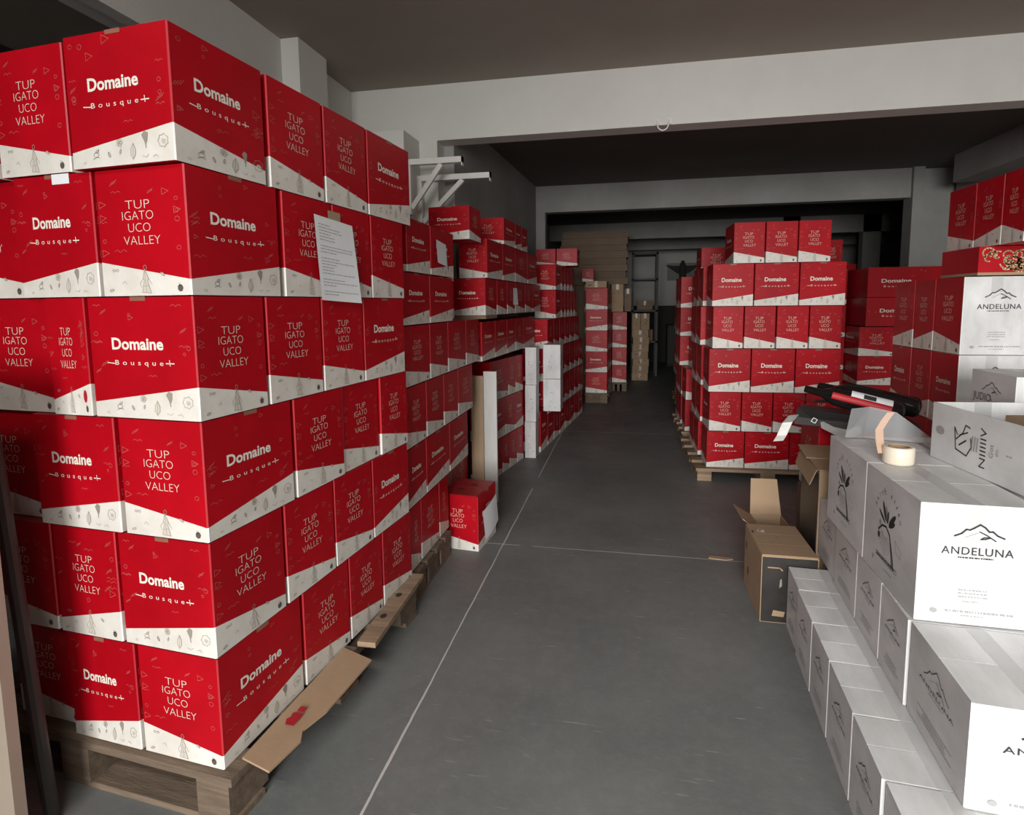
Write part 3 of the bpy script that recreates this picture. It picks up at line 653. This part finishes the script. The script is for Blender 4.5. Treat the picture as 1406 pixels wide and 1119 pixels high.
# stacks behind it
P2 = Stack(.515, 5.62, .02, 'left rear pallet stack', sgn=-1)
pallet(.485, 5.58, .02, 1.0, 1.0, .10, 'wooden pallet under the stack behind the central one', WOOD, x_left=True)
for k, (z0, h0, u0, kk) in enumerate(((.102, .295, 0, 'D'), (.399, .29, .004, 'T'), (.691, .288, .058, 'T'), (.981, .275, .078, 'T'), (1.258, .30, .078, 'T'))):
    P2.front(z0, h0, LAY[k], [(u0, u0+(.30 if kk == 'D' else .23), kk), (u0+.31, u0+.54, 'T')])
    P2.side(z0, h0, LAY[k], [(.34, .59, 'T'), (.60, .85, 'T')], setback=-.02*(k > 1), start=2)
P2.front(1.56, .245, 'top', [(.115, .40, 'T')])
P3 = Stack(.60, 7.3, .0, 'last pallet stack', sgn=-1)
pallet(.565, 7.26, 0, .9, .9, .12, 'dark pallet under the last stack on the right', WOODD, x_left=True)
for k in range(5): P3.side(.122+.285*k, .283, LAY[k], [(0, .25, 'T'), (.255, .50, 'T'), (.505, .75, 'T')], corner=.32, setback=-.02*(k % 2))
# long cartons against the right wall
def longbox(x, y, z, w, d, h, label):
    q = MB(); q.box(0, w, 0, d, 0, h-.003, RED); o = q.obj('long_carton', None, (x, y, z), 0, bevel=.003); tag(o, label, 'carton', 'long red cartons by the right wall')
    q = MB(); G = Face(q, (.07, 0, 0), (1, 0, 0), (0, 0, 1), .0014); G.text('Domaine', .16, h*.48, .034, INKW, bold=.02, width=.24); G.text('Bousque', .16, h*.33, .016, INKW, space=1.6, width=.20)
    q.obj('brand_lettering', o)
    q = MB(); G = Face(q, (0, 0, 0), (1, 0, 0), (0, 0, 1), .0012); rnd = random.Random(label)
    for i in range(12): G.ell(rnd.uniform(.02, w*.9), rnd.uniform(.02, h*.9), .006, .005, INKR, fill=False, n=7, w=.002)
    q.obj('printed_motifs', o)
longbox(2.09, 5.8, 1.338, .95, .52, .268, 'upper of two long plain red cartons near the right wall')
longbox(2.085, 5.79, 1.078, .95, .52, .258, 'lower of two long plain red cartons near the right wall')
R4 = Stack(2.06, 5.86, 0, 'dim stack below the long cartons', sgn=-1)
for k in range(4): R4.front(.268*k, .267, LAY[k], [(0, .31, 'DT'[k % 2]), (.315, .60, 'TD'[k % 2]), (.605, .94, 'D')], depth=.42)
R5 = Stack(1.80, 6.20, 0, 'dim column left of the long cartons', sgn=-1)
for k in range(5): R5.side(.32*k, .318, LAY[k], [(0, .25, 'D')], corner=.255)
R5.front(1.601, .295, 'top', [(.02, .20, 'T')], depth=.25)
R6 = Stack(2.35, 8.6, 0, 'far dark stack', sgn=-1)
for k in range(6): R6.front(.30*k, .298, LAY[k], [(0, .33, 'D'), (.335, .60, 'T')])

# ================================================================== right red cartons with white fronts
def mountain(F, cx, y, s, m, w=.0035):
    F.line([(cx+a*s, y+b*s) for a, b in ((-.50, 0), (-.36, .07), (-.27, .17), (-.20, .16), (-.12, .21), (0, .30), (.10, .24), (.19, .14), (.26, .15), (.36, .06), (.50, 0))], w, m)
    F.line([(cx+a*s, y+b*s) for a, b in ((.0, .13), (.14, .06), (.33, -.07))], w*.7, m)
    F.line([(cx+a*s, y+b*s) for a, b in ((.22, 0), (.10, .0), (.03, -.05), (.12, -.04), (.22, 0))], w*.7, m)
    F.line([(cx+a*s, y+b*s) for a, b in ((-.28, -.02), (-.10, .07), (-.02, .10))], w*.35, INKL)
def andeluna(F, w, h, rnd, m=INKB, full=True, e=0):
    mountain(F, w*.51, h*.735, w*.42, m, .0042)
    F.text('ANDELUNA', w*.50, h*.585, h*.066, m, bold=.004, space=1.1, width=w*.61)
    small_print(F, w*.49, h*.555, w*.30, .0035, m, rnd)
    if full:
        for k in range(3): small_print(F, w*.49, h*(.285-.028*k), w*.25, .0035, INKL, rnd)
        small_print(F, w*.47, h*.19, w*.14, .003, INKL, rnd)
        small_print(F, w*.55, h*.10, w*.58, .005, INKL, rnd); small_print(F, w*.5, h*.07, w*.2, .003, INKL, rnd); F.ell(w*.16, h*.10, .009, .007, INKL, n=8)
def white_carton(x, y, z, th, w, d, h, label, group, style='logo', front=True, red_left=None, lid=True, tape=True):
    """(x, y) = near left corner, w along x, d backwards"""
    t = empty('white_carton', (x, y, z), th); tag(t, label, 'carton', group)
    q = MB(); e = .003; hh = h-.002; rnd = random.Random(label)
    fs = [((0, 0, 0), (1, 0, 0), w), ((w, 0, 0), (0, 1, 0), d), ((w, d, 0), (-1, 0, 0), w), ((0, d, 0), (0, -1, 0), d)]
    for i, (o, u, l) in enumerate(fs):
        G = Face(q, o, u, (0, 0, 1), 0)
        if i == 3 and red_left:
            a, b = (HI*h, LO*h) if red_left[1] else (LO*h, HI*h)
            G.poly([(e, 0), (l-e, 0), (l-e, b), (e, a)], BAND); G.poly([(e, a), (l-e, b), (l-e, hh), (e, hh)], RED)
        else: G.poly([(e, 0), (l-e, 0), (l-e, hh), (e, hh)], WHITE)
        o2, u2, _ = fs[(i+1) % 4]; o2 = Vector(o2); u2 = Vector(u2); a_, b_ = G.P(l-e, 0), o2+u2*e; zv = Vector((0, 0, hh))
        q.poly([a_, b_, b_+zv, a_+zv], WHITEE)
    oc = [(e, 0), (w-e, 0), (w, e), (w, d-e), (w-e, d), (e, d), (0, d-e), (0, e)]
    q.poly([(a, b, hh-.003) for a, b in oc], WHITE); q.poly([(a, b, 0) for a, b in reversed(oc)], WHITE)
    q.obj('body', t)
    for k in range(2):
        q = MB(); y0, y1 = (0.001, d/2-.0015) if k == 0 else (d/2+.0015, d-.001)
        q.box(.001, w-.001, y0, y1, hh-.0028, hh, WHITE); q.obj('top_flap', t)
    q = MB(); G = Face(q, (0, d, 0), (0, -1, 0), (0, 0, 1), .001)
    if red_left:
        kk = red_left[0]
        if kk == 'D': G.text('Domaine', d*.5, h*.57, h*.08, INKW, bold=.02, width=d*.52); G.text('Bousque', d*.5, h*.45, h*.04, INKW, space=1.6, width=d*.5)
        else:
            for tx, b_, wd in (('TUP', .70, .3), ('IGATO', .62, .36), ('UCO', .53, .26), ('VALLEY', .43, .42)): G.text(tx, d*.5, h*b_, h*.065, INKT, bold=-.006, width=d*wd)
        G2 = Face(q, (0, d, 0), (0, -1, 0), (0, 0, 1), .0008); motifs_band(G2, d, 'T')
    elif style == 'logo':
        mountain(G, d*.50, h*.66, d*.42, INKB, .0026); G.text('ANDELUNA', d*.50, h*.555, h*.045, INKB, bold=-.006, width=d*.58); small_print(G, d*.5, h*.515, d*.24, .003, INKL, rnd)
        for k in range(4): small_print(G, d*.50, h*(.25-.035*k), d*rnd.uniform(.35, .6), .0035, INKL, rnd)
    elif style == 'engraving':
        cx, cy = d*.47, h*.52
        for k in range(11):
            if k == 5: continue
            a = PI*(.88-.076*k); r_ = .085; G.text('ARTECORTEBO'[k], cx+r_*math.cos(a), cy+.018+r_*math.sin(a)*.95, .012, INKB, rot=a-PI/2, bold=-.004)
        for a, l, w_ in ((2.05, .075, .012), (1.75, .06, .010), (1.45, .05, .009), (.75, .075, .014), (.50, .06, .012), (2.6, .07, .008)):
            ux, uy = math.cos(a), math.sin(a); G.ell(cx+ux*l*.62, cy+.005+uy*l*.62, l*.40, w_*.62, INKB if a != 1.75 else INKG, rot=a, n=10)
        for k in range(9):
            a = PI*(1.10+.085*k); G.line([(cx-.008+.02*math.cos(a), cy-.012+.015*math.sin(a)), (cx-.008+.05*math.cos(a), cy-.015+.065*math.sin(a))], .0016, INKG)
        G.line([(cx-.058, cy-.02), (cx-.035, cy+.0), (cx-.005, cy+.005), (cx+.02, cy-.01), (cx+.035, cy-.05), (cx+.048, cy-.095)], .006, INKB); G.line([(cx+.03, cy-.03), (cx+.05, cy-.07), (cx+.055, cy-.10)], .004, INKB)
        G.ell(cx-.055, cy-.035, .008, .011, INKB, n=8); G.ell(cx-.05, cy+.005, .006, .008, INKG, n=8)
        G.line([(cx+.06, cy-.01), (cx+.10, cy-.03), (cx+.095, cy-.05), (cx+.065, cy-.04)], .0016, INKL, closed=True)
        G.line([(cx-.07, h*.235), (cx+.08, h*.225)], .0016, INKB); G.line([(cx-.07, h*.205), (cx+.08, h*.195)], .0016, INKB); small_print(G, cx, h*.208, .13, .005, INKB, rnd)
        small_print(G, cx+.02, h*.12, .06, .004, INKL, rnd); G.ell(cx-.09, h*.15, .006, .008, INKL, n=8); G.ell(cx-.03, h*.86, .004, .009, INKL, n=6)
    if q.v: q.obj('side_print', t)
    if front:
        q = MB(); andeluna(Face(q, (0, 0, 0), (1, 0, 0), (0, 0, 1), .0022), w, h, rnd); q.obj('front_print', t)
    if tape:
        q = MB()
        for a, b in (((-.0014, h*.80), (-.0014, hh+.0008)), ((-.0014, hh+.0008), (d+.0014, hh+.0008)), ((d+.0014, hh+.0008), (d+.0014, h*.84))): q.poly([(w*.46-.022, *a), (w*.46+.022, *a), (w*.46+.022, *b), (w*.46-.022, *b)], TAPEC)
        q.obj('packing_tape', t)
    return t
R = Stack(1.40, 2.843, 0, 'right red stack', sgn=-1)
pallet(1.38, 2.84, 0, .9, .9, .115, 'wooden pallet under the right red stack', WOODD, x_left=True)
for k, (z0, h0) in enumerate(((.117, .31), (.428, .32), (.749, .323), (1.073, .335))):
    sp = [(.237, .433, 'T'), (.437, .663, 'D' if k != 3 else 'T')] if k != 2 else [(.237, .433, 'T'), (.437, .663, 'D')]
    R.side(z0, h0, LAY[k] if k < 3 else 'top', sp, depth=.30, start=1, mirror=True)
    white_carton(1.40, 2.843, z0, 0, .27, .233, h0, f'white-fronted carton with red side, {LAY[k] if k < 3 else "top"} layer of the right red stack', 'white fronted cartons of the right stack', red_left=('TTDT'[k], True))
# ornamented carton and the three red cartons above
q = MB(); q.box(0, .50, 0, .30, 0, .122, RED); q.box(-.001, .501, -.001, .301, .0, .012, CARD)
oc = q.obj('ornamented_carton', None, (1.455, 2.86, 1.412), 0, bevel=.002); tag(oc, 'low red carton with gold scroll pattern on the right white-fronted carton', 'carton')
q = MB(); G = Face(q, (0, 0, 0), (1, 0, 0), (0, 0, 1), .0012); rnd = random.Random(3)
for k in range(58):
    cx, cy, r_ = rnd.uniform(.03, .47), rnd.uniform(.03, .095), rnd.uniform(.012, .032); a0 = rnd.uniform(0, 6.28)
    G.line([(min(max(cx+r_*(1-.06*i)*math.cos(a0+.5*i), .004), .496), min(max(cy+r_*(1-.06*i)*math.sin(a0+.5*i), .014), .118)) for i in range(10)], .0056, GOLD)
q.obj('gold_scrolls', oc)
H = Stack(1.50, 2.655, -.0, 'high right row', sgn=-1)
for i, (a, b, mir) in enumerate(((.0, .143, False), (.147, .34, True), (.344, .57, False))):
    px, py = H.P(.165, (a+b)/2)
    carton(px, py, 1.536, 0, .33, b-a-.003, .285, 'D', f'thin-lettered red carton, {("nearest", "middle", "farthest")[i]} of three in the high right row', 'red cartons of the high right row', mirror=mir, spot=(i == 1))

# ================================================================== white cartons in the right foreground
th = -.062
GW = 'white cartons stepped up on the right'
def wx(x0, y0, y): return x0-math.tan(th)*(y-y0)
ys = [1.10, 1.329, 1.545, 1.775, 1.991, 2.221, 2.42]
for i in range(6):
    y0, y1 = ys[i], ys[i+1]; near = i == 0
    white_carton(.563+.064*(y0-1.33)+(.006, 0, 0, .0, .0, .004)[i], y0+.003, 0, th, .28, y1-y0-.006, .25, f'white carton in the floor row, {ORD[5-i]} from the far end', GW, front=near)
ys2 = [1.275, 1.598, 1.803, 2.036, 2.305, 2.42]
for i in range(5):
    y0, y1 = ys2[i], ys2[i+1]+(.0, 0, 0, 0, .16)[i]
    white_carton(.693+.075*(y0-1.30)+(.006, .0, .0, .0, .004)[i], y0+.003, .251, -.072, .30, y1-y0-.006, .238, f'white carton in the second row up, {ORD[4-i]} from the far end', GW, front=(i == 0))
white_carton(.728, 1.602, .490, -.03, .257, .373, .315, 'white carton with large mountain logo facing the viewer, third row up', GW, style='engraving')
white_carton(.740, 1.980, .490, -.03, .257, .385, .315, 'white engraved carton under the tape roll, third row up at far end', GW, style='engraving', front=False)
white_carton(1.005, 1.62, .490, -.03, .27, .40, .315, 'white carton under the near end of the open tray', GW, front=True)
white_carton(1.018, 2.025, .490, -.03, .27, .35, .315, 'white carton under the far end of the open tray', GW, front=False)
for k, (z0, lab) in enumerate(((0, 'floor level'), (.251, 'second level'))):
    white_carton(1.085, 1.70, z0, -.02, .24, .36, .25 if k == 0 else .238, f'white carton inside the stepped pile, near side, {lab}', GW, front=True)
    white_carton(1.092, 2.065, z0, -.02, .24, .35, .25 if k == 0 else .238, f'white carton inside the stepped pile, far side, {lab}', GW, front=False)
# grey-white cartons behind the tray
for k in range(3): white_carton(1.345, 2.24, .268*k, 0, .25, .26, .267, f'white carton column behind the tray, {("bottom", "second", "third")[k]} one', GW, front=True, tape=False)
t = white_carton(1.28, 2.24, .8055, 0, .24, .265, .245, 'white carton with mountain sketch standing behind the open tray', GW, front=True, style='plain')
q = MB(); G = Face(q, (0, .265, 0), (0, -1, 0), (0, 0, 1), .001); mountain(G, .13, .175, .11, INKB, .003); G.text('JUDIO', .075, .135, .03, INKB, bold=-.006, width=.11); G.line([(.12, .16), (.14, .135), (.165, .14), (.19, .11)], .004, INKG); q.obj('side_print', t)
# open tray
t = empty('open_tray', (1.012, 1.565, .8045), .085); tag(t, 'open white cardboard tray lying on the stepped white cartons', 'tray', GW)
q = MB(); w, d, h, k = .285, .53, .178, .005
q.box(0, w, 0, d, 0, k, WHITE); q.box(0, k, 0, d, k, h, WHITE); q.box(w-k, w, 0, d, k, h, WHITE); q.box(k, w-k, 0, k, k, h, WHITE); q.box(k, w-k, d-k, d, k, h, WHITE)
q.obj('body', t, bevel=.0015)
q = MB(); G = Face(q, (0, d, 0), (0, -1, 0), (0, 0, 1), .001)
G.text('NIIIIIV', .255, .085, .026, INKB, rot=PI/2, bold=-.004, width=.115)
G.line([(.13, .10), (.115, .12), (.125, .055), (.175, .045), (.195, .075), (.19, .10)], .004, INKB); G.line([(.125, .085), (.155, .11), (.165, .135), (.185, .13)], .004, INKB); G.line([(.14, .07), (.17, .09)], .005, INKB); G.line([(.14, .10), (.175, .115)], .004, INKB)
for j in range(3): G.line([(.195+.011*j, .068), (.198+.011*j, .108)], .005, INKL)
G.ell(.045, .095, .022, .014, INKL, n=9); G.text('Got', .285, .085, .018, INKG, rot=PI/2, bold=-.004); G.text('tio', .305, .085, .014, INKL, rot=PI/2); small_print(G, .345, .085, .02, .004, INKL, random.Random(2))
q.obj('side_print', t)
q = MB(); q.box(.12, .17, d-.0062, d-.005, h-.06, h+.0008, TAPEC); q.box(.12, .17, d-.006, d+.001, h, h+.0008, TAPEC); q.obj('packing_tape', t)
q = MB(); q.box(.0, .17, 0, .13, 0, .168, CARD)
tag(q.obj('cardboard_insert', None, (1.075, 1.77, .8105), .085, bevel=.004), 'brown cardboard box standing inside the open white tray', 'carton')
# tape roll
t = empty('tape_roll', (.826, 1.98, .8045)); tag(t, 'cream roll of packing tape with loose strip on white carton', 'tape roll')
q = MB(); q.lathe([(.029, 0), (.041, 0), (.0435, .005), (.0435, .049), (.041, .054), (.031, .054), (.029, .051), (.029, 0)], TAPEROLL, 40); q.obj('roll', t, smooth=True)
q = MB(); q.lathe([(.026, .001), (.0289, .001), (.0289, .0535), (.026, .0535), (.026, .001)], CARD, 40); q.obj('core', t, smooth=True)
q = MB(); P = [(-.044, .006, .028), (-.044, .026, .060), (-.040, .045, .095), (-.022, .052, .125), (-.005, .055, .150)]
for a, b in zip(P, P[1:]):
    s0 = Vector((.013, .004, .0)); a, b = Vector(a), Vector(b); q.poly([a-s0, a+s0, b+s0, b-s0], PEACH)
q.obj('loose_strip', t)
# clear film
q = MB(); P = [[(0, .05*j, .0) for j in range(2)]]
xs_ = [(-.01, 2.335, .005), (.06, 2.36, .0), (.14, 2.33, .0), (.26, 2.30, .0)]
tp_ = [(-.005, 2.30, .118), (.07, 2.34, .120), (.15, 2.32, .105), (.26, 2.30, .018)]
for i in range(3): q.poly([xs_[i], xs_[i+1], tp_[i+1], tp_[i]], CLEAR)
tag(q.obj('plastic_sheet', None, (.79, -.035, .806), 0), 'clear plastic sheet standing up behind the tape roll', 'plastic sheet')

# ================================================================== black wrapped things on the red carton behind the white ones
carton(1.075, 3.055, .385, .0, .40, .29, .345, 'D', 'dark sided red carton carrying the black wrapped bottles', 'red carton under the black bottles', tape=False)
brown(.865, 2.89, .0, .0, .40, .29, .384, 'plain brown carton below the red one with black bottles', 'brown cartons on the floor right', CARDD)
def bottle(x, y, z, dirv, L, r, label, lab=False):
    t = empty('black_bottle', (x, y, z)); tag(t, label, 'bottle', 'black bottles lying on the red carton')
    d = Vector(dirv).normalized(); M = d.to_track_quat('Z', 'Y').to_matrix().to_4x4()
    q = MB(); prof = [(.001, -L/2)]+[(r*math.sin(a), -L/2+r*.55*(1-math.cos(a))) for a in [PI/2*k/6 for k in range(1, 7)]]+[(r, L*.12), (r*.92, L*.20), (r*.42, L*.32), (r*.38, L*.49), (r*.3, L/2), (.001, L/2)]
    q.lathe(prof, GLOSSB, 28, M); q.obj('glass', t, smooth=True)
    if lab:
        q = MB(); n = 8
        for (a0, a1, l0, l1, m_) in ((.55, 1.55, -L*.36, L*.04, PAPER), (-.15, .52, -L*.36, L*.22, RED), (1.58, 2.25, -L*.38, L*.22, RED), (.60, 1.2, -L*.2, -.08*L, INKB)):
            e_ = 1.012 if m_ is not INKB else 1.02
            for k in range(n):
                A_ = [a0+(a1-a0)*(k+j)/n for j in (0, 1)]
                q.poly([M @ Vector((r*e_*math.cos(A_[0]), r*e_*math.sin(A_[0]), l0)), M @ Vector((r*e_*math.cos(A_[1]), r*e_*math.sin(A_[1]), l0)), M @ Vector((r*e_*math.cos(A_[1]), r*e_*math.sin(A_[1]), l1)), M @ Vector((r*e_*math.cos(A_[0]), r*e_*math.sin(A_[0]), l1))], m_)
        q.obj('bottle_label', t)
    return t
bottle(.975, 2.80, .868, (-.36, .10, .085), .40, .043, 'black bottle with white label and red stripe lying on black wrapping', True)
bottle(1.075, 2.915, .870, (-.36, .10, .075), .42, .046, 'plain glossy black bottle beside the labelled one')
q = MB()
top = [(-.19, .0, .09), (-.21, -.03, .055), (-.14, -.06, .05), (.10, -.07, .03), (.29, -.06, .035), (.30, .14, .05), (.10, .16, .055), (-.14, .12, .09)]
bot = [(a*1.0, b, .0 if a > -.1 else .02) for a, b, c in top]
q.poly(top, MATTB); q.poly(bot[::-1], MATTB)
for i in range(len(top)): q.poly([bot[i], bot[(i+1) % 8], top[(i+1) % 8], top[i]], MATTB)
bw = q.obj('black_wrapping', None, (.955, 2.86, .731), 0, bevel=.012); tag(bw, 'crumpled black plastic wrapping hanging over the red carton edge', 'wrapping')
q = MB(); G = Face(q, (-.15, -.062, .04), (1, 0, .0), (0, .2, 1), .004); G.line([(0, 0), (.016, -.008), (.026, .008), (.010, .016)], .003, PAPER, closed=True); q.obj('printed_mark', bw)
for P in ([(-.215, -.035, .062), (-.245, -.05, .03), (-.27, -.06, -.03), (-.285, -.065, -.055)], [(-.11, -.066, .03), (-.06, -.09, .005), (-.01, -.10, -.004), (.05, -.085, .012)]):
    q = MB()
    for a, b in zip(P, P[1:]):
        s0 = Vector((.020, -.006, .004)) if P[0][0] < -.2 else Vector((0, .01, .016)); a, b = Vector(a), Vector(b); q.poly([a-s0, a+s0, b+s0, b-s0], SILV)
    q.obj('silver_strap', bw)
q = MB()
for k in range(6):
    dx = .012*k; q.poly([(-.25+dx, .02+.012*k, .16-.006*k), (-.10, .03+.01*k, .125-.004*k), (.30, .04+.012*k, .118), (.30, .055+.012*k, .118), (-.10, .05+.01*k, .125-.004*k)], MATTB)
    q.poly([(-.25+dx, .02+.012*k, .157-.006*k), (-.10, .05+.01*k, .122-.004*k), (.30, .055+.012*k, .112), (.30, .04+.012*k, .112), (-.10, .03+.01*k, .122-.004*k)], MATTB)
q.obj('frayed_sheets', bw)
# ================================================================== brown cartons on the floor, right of the aisle
t = empty('cardboard_carton', (.537, 2.427, 0), -.0); tag(t, 'brown carton with black end standing on the floor beside the white row', 'carton', 'brown cartons on the floor right')
w, d, h = .215, .345, .283
q = MB(); q.box(0, w, .001, d, 0, h, CARD); q.obj('body', t, bevel=.003)
q = MB(); q.box(.003, w-.003, -.0006, .001, .003, h-.005, BLACKC); G = Face(q, (0, -.0006, 0), (1, 0, 0), (0, 0, 1), .001)
G.poly([(.045, .03), (.09, .028), (.095, .05), (.05, .055)], CARD); G.line([(.025, .235), (.07, .235), (.08, .225)], .005, CARD); G.poly([(.07, .15), (.08, .16), (.078, .19), (.072, .185)], INKG); q.obj('black_end_panel', t)
q = MB()
for y0, y1 in ((.004, d*.33), (d*.335, d*.66), (d*.665, d-.003)): q.box(.002, w-.002, y0, y1, h, h+.004, CARD)
G = Face(q, (0, 0, h+.004), (1, 0, 0), (0, 1, 0), .0008); G.poly([(.03, .25), (.06, .24), (.065, .27), (.04, .28)], INKT); G.ell(.045, .265, .008, .006, INKS); G.ell(.012, .245, .004, .016, INKB); G.ell(.10, .19, .009, .002, INKB); q.obj('top_flap', t)
q = MB(); G = Face(q, (0, d, 0), (0, -1, 0), (0, 0, 1), .001); G.ell(.09, .10, .012, .022, INKB); G.ell(.28, .15, .008, .022, INKG); G.ell(.20, .17, .007, .03, INKG); G.ell(.04, .20, .01, .02, INKB); q.obj('side_print', t)
t = empty('open_carton', (.625, 2.80, 0), .03); tag(t, 'open brown carton with raised flaps behind the black-ended carton', 'carton', 'brown cartons on the floor right')
w, d, h, k = .150, .28, .225, .004
q = MB(); q.box(0, w, 0, d, 0, k, CARD); q.box(0, k, 0, d, k, h, CARD); q.box(w-k, w, 0, d, k, h, CARD); q.box(k, w-k, 0, k, k, h, CARD); q.box(k, w-k, d-k, d, k, h, CARD); q.obj('body', t)
def flap(pts, nrm, parent, name='flap'):
    q = MB(); n = Vector(nrm).normalized()*.004; P = [Vector(p) for p in pts]; q.poly(P, CARD); q.poly([p-n for p in reversed(P)], CARD)
    for i in range(len(P)): q.poly([P[i]-n, P[(i+1) % len(P)]-n, P[(i+1) % len(P)], P[i]], CARD)
    q.obj(name, parent)
flap([(.0, d, h), (w, d, h), (w-.01, d+.06, h+.17), (.012, d+.06, h+.17)], (0, -1, .3), t)
flap([(0, .01, h), (0, d-.01, h), (-.085, d-.02, h+.055), (-.085, .05, h+.055)], (.5, 0, 1), t)
flap([(0, 0, h), (0, -.02, h+.012), (w, -.02, h+.012), (w, 0, h)], (0, 0, 1), t)
q = MB(); flp = [(-.09, -.01, 0), (-.01, -.022, 0), (.03, -.006, 0), (.02, .012, 0), (-.085, .02, 0)]
q.poly([Vector(p)+Vector((0, 0, .004)) for p in flp], CARD); q.poly(flp[::-1], CARD)
for i in range(5): q.poly([flp[i], flp[(i+1) % 5], Vector(flp[(i+1) % 5])+Vector((0, 0, .004)), Vector(flp[i])+Vector((0, 0, .004))], CARD)
tag(q.obj('cardboard_scrap', None, (.50, 3.02, .0), 0), 'torn brown cardboard scrap by the open carton', 'scrap')
t = empty('black_case', (.787, 2.60, 0), -.02); tag(t, 'tall black sided box with folded brown cardboard on top, behind the white row', 'carton', 'brown cartons on the floor right')
q = MB(); w, d, h = .19, .258, .60; q.box(.004, w, 0, d, 0, h, CARD); q.obj('body', t, bevel=.003)
q = MB(); q.box(0, .004, .001, d-.001, .004, h-.02, BLACKC); q.obj('black_side', t)
flap([(-.004, -.01, h+.006), (.19, -.01, h+.004), (.19, .14, h+.016), (-.006, .14, h+.020)], (0, -.2, 1), t)
flap([(-.02, .12, h+.024), (.18, .12, h+.022), (.17, .30, h+.040), (-.01, .30, h+.040)], (0, -.2, 1), t)
flap([(-.030, .02, h-.07), (-.026, .27, h-.04), (-.006, .28, h+.018), (-.008, .0, h+.003)], (-1, 0, .2), t)
# ================================================================== things at the left edge, in front of the nearest stack
q = MB(); q.box(-.70, 0, 0, .028, 0, 1.18, LEAF)
tag(q.obj('upright_board', None, (-1.398, .985, 0), 0, bevel=.003), 'beige upright board at the left edge in front of the nearest stack', 'board')
q = MB(); q.tube([(-1.440, 1.10, 0), (-1.508, 1.10, 1.05)], .017, STEEL, 10)
tag(q.obj('metal_bar', None, smooth=False), 'dark metal bar standing between the beige board and the nearest stack', 'metal bar')
